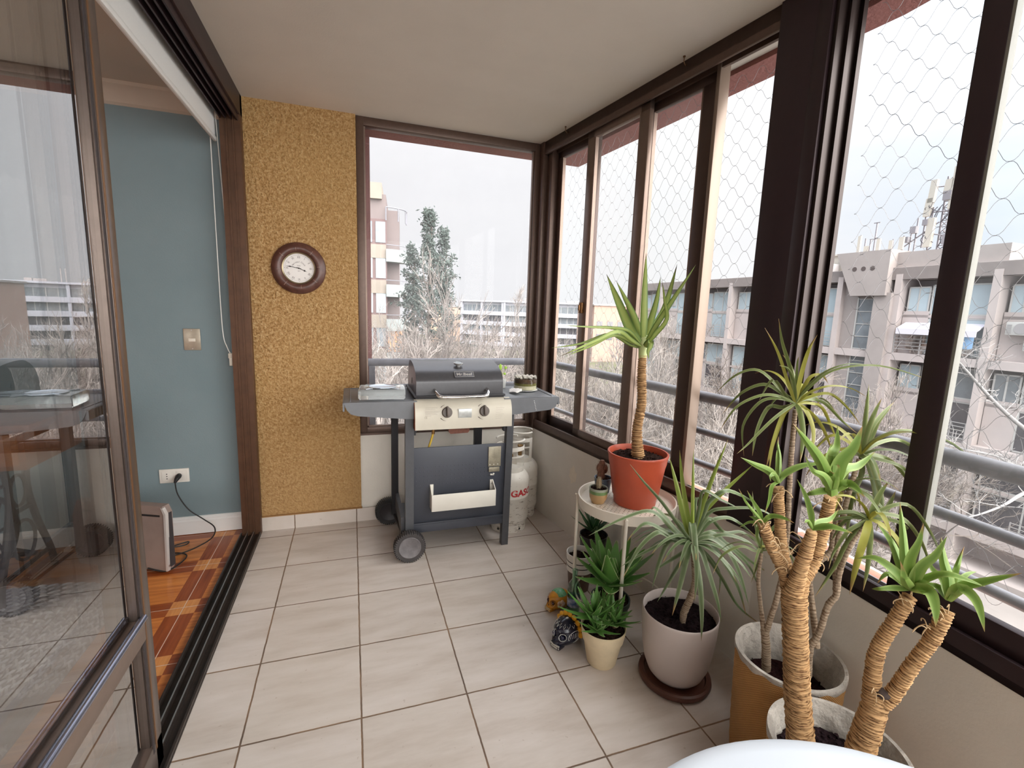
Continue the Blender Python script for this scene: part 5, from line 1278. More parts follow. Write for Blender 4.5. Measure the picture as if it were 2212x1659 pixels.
B_ = [[.018,(1868,920),(1877,830)],[.020,(1875,930),(1890,890),(1905,860)],[.018,(1880,930),(1905,895),(1932,868)],[.018,(1880,950),(1898,910),(1925,880)],[.016,(1890,960),(1940,950),(1990,980),(2028,1025)],[.014,(1890,950),(1960,930),(2060,960),(2130,1032)],
 [.018,(1862,1020),(1840,1080),(1826,1180)],[.022,(1875,1000),(1890,1060),(1885,1110)],[.018,(1880,1000),(1905,1080),(1892,1150)],[.014,(1890,990),(1950,1010),(1985,1060),(2000,1130)],[.016,(1880,980),(1930,1000),(1975,1060),(1995,1120)],
 [.014,(1840,970),(1800,975),(1760,1000),(1740,1030)],[.013,(1840,960),(1800,940),(1770,960),(1745,990)],[.016,(1880,985),(1915,990),(1950,1020),(1968,1060)]]
crown(b1, (1858,985), 1.28, B_, .017, M_dragony, wp_dragon, 52, .14, extra=8, elen=.20, k=.6, droop=1.6, spread=.08)
C_ = [[.024,(1868,1160,-.05),(1850,1220,-.07),(1835,1285,-.06)],[.018,(1880,1160,-.04),(1875,1220,-.05),(1864,1278,-.05)],[.022,(1895,1105),(1915,1100),(1935,1060)],[.020,(1890,1090),(1905,1060),(1920,1040)],[.016,(1900,1120),(1945,1130),(1980,1170),(1995,1220)],
 [.016,(1900,1130),(1935,1160),(1955,1210),(1950,1270)],[.014,(1850,1110),(1810,1110),(1780,1150),(1770,1190)],[.014,(1850,1115),(1820,1130),(1795,1170)],[.014,(1895,1105),(1960,1090),(2010,1150),(2040,1220)],[.016,(1895,1110),(1950,1120),(1990,1170),(2015,1240)],
 [.016,(1860,1130),(1825,1180),(1805,1220),(1760,1290)],[.014,(1862,1130),(1830,1150),(1800,1195),(1790,1230)]]
crown(b1, (1878,1122), 1.2, C_, .018, M_dragony, wp_dragon, 53, .14, extra=8, elen=.18, k=.6, droop=1.8, spread=.07)
D_ = [[.012,(1640,1170),(1630,1120),(1625,1060)],[.010,(1650,1170),(1640,1210),(1622,1260)],[.010,(1655,1180),(1700,1190),(1720,1230)],[.012,(1630,1190),(1600,1180),(1560,1200),(1540,1240)],[.010,(1650,1180),(1690,1210),(1720,1265)]]
crown(b1, (1644,1190), 1.40, D_, .011, M_dragony, wp_dragon, 54, .14, extra=9, elen=.15, droop=1.8)
crown(b1, (1822,1058), 1.29, [[.016,(1800,1100),(1790,1160)],[.014,(1830,1020),(1850,960)]], .014, M_dragony, wp_dragon, 55, .14, extra=8, elen=.17, droop=1.8)

B2 = (1.04, .645)
b2 = basket('potted_yucca', B2, .125, .142, .335, 'thick trunked yucca with several heads in the front woven basket', 6)
soil((B2[0],B2[1],.27), .125, b2, 24, .007, pbr('damp_soil_dark', srgb(52,38,42), 1, 0, .6, 60, (90,1,.02), .1))
mb = MB(); D1 = 1.0
trunk([at(1731,1640,1.06), at(1729,1590,1.05), at(1722,1500,1.03), at(1719,1400,1.01), at(1716,1320,1.0), at(1716,1255,1.0)], [.0285,.0275,.0255,.0245,.0245,.027], .0047, 24, 11, .05, mb)
trunk([at(1712,1275,1.0), at(1690,1225,1.0), at(1665,1175,.99), at(1648,1130,.99)], [.018,.0135,.0125,.011], .0047, 18, 12, .07, mb)
trunk([at(1710,1270,1.01), at(1690,1190,1.04), at(1684,1120,1.05), at(1681,1052,1.05)], [.014,.0125,.0115,.011], .0047, 18, 13, .07, mb)
trunk([at(1712,1280,.99), at(1728,1230,.97), at(1742,1190,.96), at(1754,1148,.95)], [.019,.0145,.0130,.0095], .0047, 18, 14, .07, mb)
trunk([at(1724,1262,1.0), at(1757,1215,1.01), at(1775,1160,1.01), at(1786,1110,1.01), at(1794,1075,1.0)], [.017,.0135,.0125,.0125,.0120], .0047, 18, 15, .07, mb)
trunk([at(1852,1640,1.0), at(1868,1590,.99), at(1885,1540,.98), at(1895,1500,.98)], [.026,.026,.024,.023], .0055, 20, 16, .04, mb)
trunk([at(1884,1515,.98), at(1885,1460,.98), at(1897,1400,.97), at(1930,1345,.96), at(1958,1300,.95), at(1965,1288,.95)], [.019,.0155,.0145,.0135,.0135,.0125], .0056, 18, 17, .09, mb)
trunk([at(1905,1520,.97), at(1935,1490,.96), at(1968,1440,.94), at(2010,1385,.93), at(2035,1340,.92), at(2045,1318,.92)], [.017,.0145,.0135,.0135,.0135,.0125], .0056, 18, 18, .09, mb)
build('trunk', mb, M_trunk, b2)
mb = MB().ball(tuple(at(1714,1245,.985)), .014, .014, .008, 2); mb.ball(tuple(at(1908,1498,.965)), .018, .014, .008, 2); loose('cut_stump', mb, pbr('dark_cut_wood', srgb(66,52,46), .9, 0, .4, 60), b2)
# loose curling bark shreds
mb = MB(); rnd = random.Random(9)
for (x, y, D) in [(1700,1230,.98),(1720,1200,.98),(1735,1185,.97),(1680,1060,1.04),(1792,1085,1.0),(1650,1140,.98),(1765,1215,1.0),(2040,1325,.91),(1962,1300,.94),(2010,1360,.92),(2035,1345,.91),(1890,1500,.96),(1745,1225,.99),(1690,1180,.98),(1785,1150,1.0),(1668,1190,.98)]:
    for q in range(4):
        p = at(x+rnd.uniform(-10,10), y+rnd.uniform(-8,8), D); d = Vector((rnd.uniform(-1,1), rnd.uniform(-1,1), rnd.uniform(-.6,1)))*.022
        mb.tube(smoothpts([p, p+d*.5+Vector((0,0,.006)), p+d, p+d*1.1+Vector((rnd.uniform(-.006,.006),0,-.008))], 3), [.0011]*9+[.0004], 4)
build('bark_shreds', mb, pbr('bark_shred', srgb(196,168,130), .9), b2)['kind'] = 'stuff'
Y1 = [[.034,(1775,1000,-.04),(1740,950,-.08),(1713,915,-.1)],[.030,(1800,985,-.02),(1808,960,0),(1809,918,.02)],[.042,(1815,1000,-.03),(1845,965,-.05),(1863,920,-.06)],[.030,(1822,1015,0),(1855,1005,.02),(1890,976,.04)],
      [.028,(1780,1030,-.05),(1755,1015,-.08),(1738,982,-.08)],[.030,(1825,1045,-.03),(1845,1050,-.05),(1868,1074,-.07)],[.026,(1806,1030,-.05),(1812,1010,-.06),(1808,1003,-.05)],[.028,(1790,1000,.03),(1795,970,.05),(1798,955,.06)],[.022,(1780,1060,0),(1755,1065,.0),(1738,1070,.02)]]
crown(b2, (1797,1062), 1.0, Y1, .03, M_yucca, wp_yucca, 61, .2, k=.75)
crown(b2, (1796,1066), 1.0, [[.034,(1796,1050),(1799,1025),(1800,1018)]], .034, M_yucca, lambda t: 1-.5*t, 66, .3, k=.9, name='leaf_sheath')
Y2 = [[.026,(1662,1018,-.02),(1630,1003,-.04),(1600,988,-.05)],[.020,(1682,1005),(1681,980),(1683,960)],[.014,(1684,990,.02),(1680,960,.03),(1682,942,.03)],[.022,(1700,1020),(1740,1004),(1780,1003)],[.012,(1668,1050),(1662,1080),(1652,1110)],[.018,(1672,1025,-.03),(1664,1030,-.05),(1665,1040,-.05)]]
crown(b2, (1681,1042), 1.05, Y2, .022, M_yucca, wp_yucca, 62, .2, k=.75)
Y3 = [[.018,(1752,1110),(1740,1070),(1722,1036)],[.018,(1770,1128),(1795,1120),(1811,1100)],[.020,(1775,1138),(1800,1138),(1842,1152)],[.012,(1745,1125),(1738,1130)]]
crown(b2, (1754,1142), .95, Y3, .02, M_yucca, wp_yucca, 63, .2, k=.75)
Y4 = [[.013,(1640,1105),(1628,1085),(1614,1060)],[.010,(1632,1110),(1612,1085),(1596,1056)],[.016,(1665,1115),(1690,1118),(1716,1130)],[.012,(1632,1120),(1618,1115)],[.010,(1640,1135),(1635,1160),(1648,1190)],[.010,(1636,1130),(1618,1128),(1596,1140)]]
crown(b2, (1648,1128), .99, Y4, .014, M_yucca, wp_yucca, 64, .2, k=.75)
Y5 = [[.028,(1935,1235,.0),(1890,1205,.02),(1850,1207,.04)],[.026,(1945,1220,.02),(1925,1170,.03),(1893,1128,.04)],[.026,(1955,1215),(1950,1150),(1944,1085)],[.028,(1965,1215,-.03),(1985,1170,-.05),(1995,1130,-.05)],[.030,(1990,1225,-.04),(2020,1200,-.06),(2046,1158,-.08)],
      [.022,(2000,1250,-.03),(2050,1240,-.06),(2130,1268,-.08)],[.034,(2005,1275,-.05),(2020,1310,-.07),(2021,1355,-.08)],[.018,(1930,1270,0),(1900,1272,0),(1883,1272,.02)],[.030,(1955,1250,-.05),(1950,1230,-.06),(1945,1213,-.06)],[.022,(1940,1250,.04),(1915,1240,.05),(1895,1260,.06)],[.020,(1990,1260,.03),(2030,1270,.05),(2060,1280,.05)]]
crown(b2, (1966,1272), .95, Y5, .028, M_yucca, wp_yucca, 65, .2, k=.7)
Y6 = [[.026,(2070,1270,-.02),(2130,1255,-.05),(2208,1238,-.08)],[.030,(2075,1270,-.04),(2110,1300,-.07),(2127,1365,-.09)],[.028,(2048,1250,0),(2038,1210,.01),(2033,1160,.02)],[.018,(2060,1250,.02),(2072,1210,.03),(2083,1180,.03)],[.024,(2040,1255,.03),(2015,1230,.05),(2005,1205,.06)],[.020,(2065,1262,.03),(2090,1240,.04),(2110,1235,.05)],[.022,(2030,1270,.03),(2010,1262,.04),(1990,1256,.05)]]
crown(b2, (2049,1296), .92, Y6, .026, M_yucca, wp_yucca, 67, .2, k=.7)

# white round table
TB = (.467, .095)
tb_ = thing('round_table', (TB[0], TB[1], 0), 'white round table with a smooth top close in front of the baskets', 'table'); T = Matrix.Translation((TB[0],TB[1],0))
build('tabletop', MB().lathe([(0,.672),(.345,.672),(.356,.675),(.363,.682),(.3645,.690),(.362,.696),(.355,.6995),(.34,.7),(0,.7)], 96, T), pbr('white_laminate', srgb(206,213,223), .35), tb_)
build('column', MB().lathe([(.028,.015),(.028,.672)], 32, T), M_steel, tb_); build('base', MB().lathe([(0,0),(.21,0),(.215,.006),(.20,.014),(.03,.022),(0,.022)], 64, T), M_steel, tb_)

# ------------------------------------------------------------------ outdoors
GZ = -9.2
mb = MB().box(-60, 150, 3.5, 220, GZ-.3, GZ); build('ground', mb, pbr('verge_grass', srgb(84,88,62), 1, 0, .3, .4, None, .1, srgb(96,90,80)), smooth=0, kind='structure')
def fm(o, ang):     # frame of a facade: x along it, y into the building
    e = (math.sin(ang), math.cos(ang)); n = (e[1], -e[0]); return Matrix(((e[0], n[0], 0, o[0]), (e[1], n[1], 0, o[1]), (0, 0, 1, 0), (0, 0, 0, 1)))
F = fm((24, 20), R(-2.9))
mb = MB().box(-40, 60, -7.6, -3.2, GZ-.1, GZ+.03, F); build('street', mb, pbr('asphalt', srgb(112,108,108), .95, 0, .12, .8, (30,.2,.01), .1), smooth=0, kind='structure')
mb = MB().box(-40, 60, -3.2, -1.0, GZ-.1, GZ+.14, F); mb.box(-40, 60, -9.0, -7.6, GZ-.1, GZ+.14, F); build('pavement', mb, pbr('pavement_concrete', srgb(160,152,147), .95, 0, .1, 1, None, .1), smooth=0, kind='structure')
M_wlight = pbr('curtained_pane', srgb(168,182,188), .12, 0, .12, .6, None, .8); M_wdark = pbr('dark_pane', srgb(84,80,84), .1, 0, .35, 1.2, None, .8)
M_wmid = pbr('mid_pane', srgb(122,128,132), .1, 0, .3, 1.2, None, .8); M_wf = pbr('window_frame_pale', srgb(180,178,174), .5)
M_rail2 = pbr('balcony_rail_pale', srgb(156,152,150), .5)
ab = thing('apartment_building', tuple((F @ Vector((-2, 0, GZ)))), 'long concrete apartment block with deep balconies across the street on the right', 'building')
rnd = random.Random(12)
T0, T1 = -22.0, 15.9
mb = MB(); mb.box(T0, T1, 1.3, 11, GZ, 3.5, F)                    # body behind the balconies
for z0_, z1_ in ((3.35,3.9),(-.38,-.03),(-3.95,-3.6),(-7.5,-7.15)): mb.box(T0, T1, 0, 1.4, z0_, z1_, F)
mb.box(T0, T1, 0, .25, 3.35, 3.92, F); mb.box(T0, T1, -.3, 1.4, GZ, GZ+.5, F)
cols = [15.7, 12.45, 8.98, 5.5, 2.0, -1.72, -4.42, -7.95, -11.45, -14.95, -18.45, -21.8]
for t in cols: mb.box(t-.14, t+.14, -.02, 1.4, GZ, 3.6, F)
build('concrete_frame', mb, M_concrete, ab, smooth=0)
# stair tower
mb = MB()
mb.add([(-4.10,-.35,2.62),(-2.5,-.35,2.62),(-2.5,1.6,2.62),(-4.10,1.6,2.62),(-4.10,-.35,4.75),(-1.56,-.35,4.75),(-1.56,1.6,4.75),(-4.10,1.6,4.75)], [(0,3,2,1),(4,5,6,7),(0,1,5,4),(1,2,6,5),(2,3,7,6),(3,0,4,7)], F)
mb.box(-4.3, -3.55, -.2, 1.4, GZ, 2.75, F); mb.box(-2.55, -1.75, .25, 1.4, GZ, 3.4, F); mb.box(-3.55, -2.55, .3, 1.4, GZ, 2.75, F)
mb.box(-8.1, -4.0, .2, 3.5, 3.9, 4.62, F); build('stair_tower', mb, M_concrete2, ab, smooth=0)
mb = MB()
for k in range(3): c_ = F @ Vector((-2.55-.42*k, -.36, 3.92)); d_ = F @ Vector((-2.55-.42*k, -.28, 3.92)); mb.cyl(c_, d_, .11, 16)
loose('round_vent', mb, pbr('vent_dark', srgb(84,74,72), .9), ab)
mb = MB()
for k in range(16): mb.box(-3.5, -2.6, .24, .30, 2.5-.62*k-.03, 2.5-.62*k+.01, F)
for t in (-3.53, -2.57): mb.box(t-.03, t+.03, .22, .3, -7, 2.55, F)
sw2 = build('stair_window', mb, M_wf, ab, smooth=0); build('pane', MB().box(-3.5, -2.6, .27, .295, -7, 2.5, F), M_wmid, sw2, smooth=0)
# glazing of each bay and storey
nwin = 0
for bi in range(len(cols)-1):
    tb, ta = cols[bi]-.17, cols[bi+1]+.17
    if cols[bi] == -1.72: continue
    for si, zb_ in enumerate((-.03, -3.6, -7.15)):
        y0_ = .40+.30*rnd.random(); split = ta+(tb-ta)*rnd.choice((.62,.68,.58)); L_ = [(ta+.05, split, .0), (split+.05, tb-.1, 1.)]
        if rnd.random() < .35: L_ = [(ta, ta+(tb-ta)*.95, 0.)]
        for (a, b, kind_) in L_:
            for (za, zc) in ((zb_+1.78, zb_+3.12), (zb_+.02, zb_+1.66)) if kind_ == 0. else ((zb_+1.85, zb_+3.05),):
                fr_ = MB(); yy0 = y0_; 
                for q in (a, (a+b)/2-.03, b-.06): fr_.box(q, q+.06, yy0, yy0+.06, za, zc, F)
                for q in (za, zc-.06): fr_.box(a, b, yy0, yy0+.06, q, q+.06, F)
                w_ = build('window', fr_, M_wf, ab, smooth=0); nwin += 1
                m = M_wlight if si == 0 and rnd.random() < .8 else rnd.choice((M_wlight, M_wlight, M_wmid)) if za > zb_+1 else rnd.choice((M_wlight, M_wdark, M_wmid, M_wdark))
                if si == 2: m = M_wdark
                build('pane', MB().box(a+.04, b-.04, yy0+.02, yy0+.04, za+.04, zc-.04, F), m, w_, smooth=0)
        sb = MB().box(ta, tb, y0_-.02, y0_+.1, zb_+1.66, zb_+1.78, F); 
        if len(L_) > 1: sb.box(split, tb, y0_-.02, y0_+.1, zb_, zb_+1.95, F)
        build('spandrel', sb, M_concrete, ab, smooth=0)
        if nwin and si < 3 and not (si == 0 and bi == 99):
            rl2 = MB(); a, b = (ta, tb) if rnd.random() < .6 else (ta, (ta+tb)/2)
            for k in range(5): rl2.box(a, b, .02, .05, zb_+.18+.16*k, zb_+.21+.16*k, F)
            for k in range(4): q = a+(b-a)*k/3; rl2.box(q-.02, q+.02, .02, .06, zb_, zb_+.86, F)
            build('balcony_rail', rl2, M_rail2, ab, smooth=0)
# awning, shop-like clutter and air conditioners
mb = MB(); mb.add([(-7.7,-.25,1.12),(-4.75,-.25,1.12),(-4.75,.9,1.62),(-7.7,.9,1.62),(-7.7,-.25,.86),(-4.75,-.25,.86),(-7.7,-.22,.86),(-4.75,-.22,.86),(-7.7,-.22,1.08),(-4.75,-.22,1.08),(-7.7,.9,1.58),(-4.75,.9,1.58)], [(0,1,2,3),(0,4,5,1),(4,6,7,5),(6,8,9,7),(8,10,11,9),(3,2,11,10),(0,3,10,8,6,4),(1,5,7,9,11,2)], F)
build('awning', mb, pbr('awning_white', srgb(206,202,212), .8), ab, smooth=0)
M_ac = pbr('ac_casing', srgb(180,178,174), .5); M_acf = pbr('ac_fan', srgb(150,146,146), .5)
def ac(t, y, z, par=ab):
    a = MB().box(t-.38, t+.38, y-.28, y, z, z+.52, F, bev=.02); o = build('air_conditioner', a, M_ac, par)
    f = MB(); c0 = F @ Vector((t-.08, y-.285, z+.26)); c1 = F @ Vector((t-.08, y-.30, z+.26)); f.cyl(c0, c1, .21, 24); build('fan_grille', f, M_acf, o)
    g = MB()
    for k in range(6): g.box(t+.20, t+.34, y-.292, y-.28, z+.08+.06*k, z+.11+.06*k, F)
    build('louvre', g, M_acf, o)
for q in ((-8.75,.5,1.02),(-9.55,.5,1.02),(-9.35,.5,.42),(11.6,.7,2.1),(6.3,.8,-1.9),(4.6,.8,-1.9),(.9,.8,-2.0),(13.0,.7,.2)): ac(*q)
clut = MB()
for q in range(26): t = rnd.uniform(-7.6,-4.8); clut.box(t-.12, t+.12, .3, .5, -.03+rnd.random()*.3, .15+rnd.random()*.8, F)
build('balcony_clutter', clut, pbr('mixed_clutter', srgb(150,128,116), .8, 0, .6, 3, None, .3, srgb(206,196,190)), ab, smooth=0)['kind'] = 'stuff'
for (t, c_, lab) in ((-6.9, srgb(216,158,96), 'orange cloth hanging over the balcony rail under the white awning'), (-7.35, srgb(140,178,216), 'light blue cloth hanging over the balcony rail under the white awning')):
    build('laundry', MB().box(t-.2, t+.2, -.03, .0, .35, .92, F, bev=.01), pbr('cloth', c_, .9), label=lab, cat='cloth')
bk = thing('bicycle', tuple(F @ Vector((4.75, .75, .9))), 'bicycle hung upright on a balcony wall of the block across the street', 'bicycle'); mb = MB()
for (a, z) in ((4.75, 1.35), (4.95, .55)): mb.tube([F @ Vector((a+.3*math.cos(i*PI/12), .72, z+.3*math.sin(i*PI/12))) for i in range(24)], .025, 6, closed=True)
loose('wheel', mb, M_rubber, bk)
mb = MB()
for a, b in (((4.75,1.35),(4.95,.55)),((4.75,1.35),(4.55,.85)),((4.55,.85),(4.95,.55)),((4.55,.85),(5.15,1.0)),((5.15,1.0),(4.95,.55))): mb.tube([F @ Vector((a[0],.72,a[1])), F @ Vector((b[0],.72,b[1]))], .02, 6)
build('frame', mb, M_rail2, bk)
# rooftop masts
M_mast = pbr('galvanised', srgb(140,134,138), .5, .3, .2, 3); M_ant = pbr('antenna_cover', srgb(176,170,160), .5)
def vbar(mb, t, y, z0_, z1_, w, dp, lean=0): mb.add([(t-w/2, y, z0_), (t+w/2, y, z0_), (t+w/2, y+dp, z0_), (t-w/2, y+dp, z0_), (t-w/2-lean, y, z1_), (t+w/2-lean, y, z1_), (t+w/2-lean, y+dp, z1_), (t-w/2-lean, y+dp, z1_)], [(0,3,2,1),(4,5,6,7),(0,1,5,4),(1,2,6,5),(2,3,7,6),(3,0,4,7)], F)
ms = thing('antenna_mast', tuple(F @ Vector((-5.0, 1.5, 3.9))), 'tall rooftop phone mast crowded with antenna panels on the block across the street', 'antenna')
mb = MB()
for dx_, dy_ in ((-.14,0),(.14,0),(0,.25)): vbar(mb, -5.05+dx_, 1.5+dy_, 3.9, 8.0, .06, .06)
for k in range(14):
    z = 4.1+.28*k; s = -1 if k % 2 else 1
    mb.tube([F @ Vector((-5.05-.14*s,1.5,z)), F @ Vector((-5.05+.14*s,1.5,z+.28))], .02, 4); mb.tube([F @ Vector((-5.05+.14*s,1.5,z)), F @ Vector((-5.05,1.75,z+.28))], .02, 4); mb.tube([F @ Vector((-5.19,1.5,z)), F @ Vector((-4.91,1.5,z))], .02, 4)
mb.tube([F @ Vector((-5.8,1.4,5.2)), F @ Vector((-4.3,1.4,5.6))], .03, 5); mb.tube([F @ Vector((-5.9,1.4,6.4)), F @ Vector((-4.3,1.4,6.5))], .03, 5); mb.tube([F @ Vector((-5.8,1.4,7.5)), F @ Vector((-4.5,1.4,7.6))], .03, 5)
for t, z0_, z1_ in ((-5.75,5.0,7.7),(-4.35,4.9,7.2),(-4.05,4.2,6.3),(-3.85,4.2,5.6),(-5.5,4.3,6.6),(-4.6,4.3,6.7)): vbar(mb, t, 1.35, z0_, z1_, .05, .05)
mb.tube([F @ Vector((-3.0,1.4,4.6)), F @ Vector((-4.9,1.4,6.0))], .03, 5); mb.tube([F @ Vector((-6.3,1.4,4.3)), F @ Vector((-5.1,1.4,5.6))], .03, 5)
build('lattice', mb, M_mast, ms, smooth=0)
mb = MB()
for t, z0_, z1_, w in ((-4.50,6.9,7.9,.24),(-4.42,6.3,7.1,.26),(-5.38,6.5,8.3,.34),(-5.1,7.2,7.8,.3),(-5.95,6.6,7.4,.30),(-6.05,7.6,8.0,.22),(-4.62,4.9,6.2,.28)): vbar(mb, t, 1.2, z0_, z1_, w, .18, .05)
loose('antenna_panel', mb, M_ant, ms, smooth=0)
mb = MB()
for t, z, w in ((-5.15,6.9,.3),(-5.55,5.5,.3),(-5.9,5.0,.3),(-5.4,4.95,.34),(-4.0,5.6,.24),(-3.75,5.2,.2),(-4.45,5.9,.2)): mb.box(t-w/2, t+w/2, 1.15, 1.4, z, z+w*1.3, F)
loose('radio_unit', mb, pbr('radio_grey', srgb(128,124,128), .5), ms, smooth=0)
mb = MB(); c0 = F @ Vector((-5.75, 1.1, 4.3)); c1 = F @ Vector((-5.75, 1.2, 4.3)); mb.tube([c0, c0.lerp(c1,.5), c1], [.30,.34,.15], 24); build('dish', mb, M_ant, ms)
mb = MB(); rr_ = random.Random(3)
for k in range(22): t = -5.1+rr_.uniform(-.7,.7); z = rr_.uniform(4.3,7.0); mb.tube(smoothpts([F @ Vector((t,1.3,z)), F @ Vector((t+rr_.uniform(-.3,.3),1.2,z-.25)), F @ Vector((t+rr_.uniform(-.3,.3),1.3,z-.5))], 4), .018, 4)
build('cables', mb, pbr('black_cable', srgb(70,66,72), .6), ms)
ms2 = thing('antenna_cluster', tuple(F @ Vector((-2.2, 1.4, 4.7))), 'row of short antennas with a wind vane above the round vents', 'antenna')
mb = MB()
for t, z1_ in ((-1.75,5.8),(-2.0,5.6),(-2.25,5.5),(-2.45,6.3),(-2.7,5.5),(-3.3,5.4),(-3.75,5.5)): vbar(mb, t, 1.0, 4.6, z1_, .05, .05)
mb.box(-2.9,-1.7,1.0,1.04,4.9,4.94,F); mb.box(-2.7,-2.2,1.0,1.03,5.5,5.53,F); mb.box(-2.6,-2.3,1.0,1.03,6.28,6.32,F)
loose('pole', mb, M_mast, ms2, smooth=0)
mb = MB()
for t, z0_, h_, w in ((-1.72,4.9,.85,.14),(-2.66,4.9,.6,.16),(-3.24,4.85,.5,.16),(-3.7,4.85,.6,.2),(-2.1,4.8,.4,.2)): vbar(mb, t, .95, z0_, z0_+h_, w, .1)
loose('antenna_panel', mb, M_ant, ms2, smooth=0)
rb = thing('rooftop_machinery', tuple(F @ Vector((-.2, 2.5, 3.9))), 'white plant room with ducts and a condenser on the roof left of the vents', 'machinery')
mb = MB().box(-1.1,.35,2.2,4.0,3.5,5.0,F); mb.box(-1.2,.45,2.1,4.1,5.0,5.08,F); build('cabinet', mb, M_ant, rb, smooth=0)
mb = MB().box(-.15,.45,1.5,2.0,3.85,4.5,F,bev=.03); c0 = F @ Vector((-.55,2.15,4.6)); mb.ball(tuple(c0), .22); mb.ball(tuple(F @ Vector((-.2,2.15,4.75))), .2); build('condenser', mb, M_acf, rb)

# white block far behind, and the balconied building on the left
def block(name, label, Fm, W, zt, storeys, pitch, ztop_first, m_wall, m_band, bay=3.2, depth=12, seed=1, lit=M_wdark):
    t_ = thing(name, tuple(Fm @ Vector((W/2, 0, GZ))), label, 'building'); rnd = random.Random(seed)
    mb = MB().box(0, W, .9, depth, GZ, zt-.3, Fm); mb.box(-.3, W+.3, -.2, depth+.3, zt-.4, zt, Fm)
    for k in range(int(W/(bay*2))+1): q = min(k*bay*2, W-.5); mb.box(q, q+.5, 0, 1, GZ, zt, Fm)
    build('wall', mb, m_wall, t_, smooth=0); 
    for s in range(storeys):
        z = ztop_first-pitch*s; b = MB().box(0, W, -.1, 1.0, z-1.05, z, Fm); build('balcony_band', b, m_band, t_, smooth=0)
        w = MB(); p = MB()
        for k in range(int(W/bay)):
            q = k*bay; w.box(q, q+.12, .8, .9, z, z+pitch-1.05, Fm); w.box(q+bay*.5, q+bay*.5+.08, .8, .9, z, z+pitch-1.05, Fm)
            p.box(q+.12, q+bay-.02, .84, .88, z, z+pitch-1.05, Fm)
        w_ = build('window_row', w, M_wf, t_, smooth=0); build('pane', p, rnd.choice((M_wmid, M_wdark)), w_, smooth=0)
    return t_
D_W = at(1088, 650, 125)
Mw = Matrix.Translation((D_W.x, D_W.y, 0)); M_wb = pbr('white_block_wall', srgb(176,176,184), .9, 0, .05, .2, None, .1)
eR = Vector((math.cos(R(17.9)+R(4)), -math.sin(R(17.9)+R(4)), 0)); eR = Vector((.93, -.37, 0)).normalized()
def fm2(o, e): e = Vector(e).normalized(); n = Vector((-e.y, e.x, 0)); return Matrix(((e.x, n.x, 0, o.x), (e.y, n.y, 0, o.y), (0, 0, 1, 0), (0, 0, 0, 1)))
block('white_apartment_block', 'distant white apartment block with horizontal balcony bands, long side', fm2(D_W, eR), 46, 3.9, 5, 2.72, 1.05, M_wb, M_wb, 3.4, 14, 3)
lft = D_W+Vector((-9.5, 9.5, 0)); block('white_apartment_block', 'shorter end wing of the distant white apartment block, seen left of its corner', fm2(lft, D_W-lft), (D_W-lft).length, 3.9, 5, 2.72, 1.05, M_wb, M_wb, 3.2, 10, 4)
# roof clutter of the white block
mb = MB(); rr_ = random.Random(8); Fw = fm2(D_W, eR)
for k in range(9): q = rr_.uniform(1, 40); mb.box(q, q+rr_.uniform(.3,2), 3, 4, 3.9, 3.9+rr_.uniform(.3,.9), Fw)
mb.box(14, 14.15, 3, 3.1, 3.9, 6.6, Fw); mb.box(14.7, 14.85, 3, 3.1, 3.9, 6.6, Fw); build('rooftop_clutter', mb, M_concrete2, smooth=0, label='low vents and a mast on the roof of the distant white block', cat='roof vents')
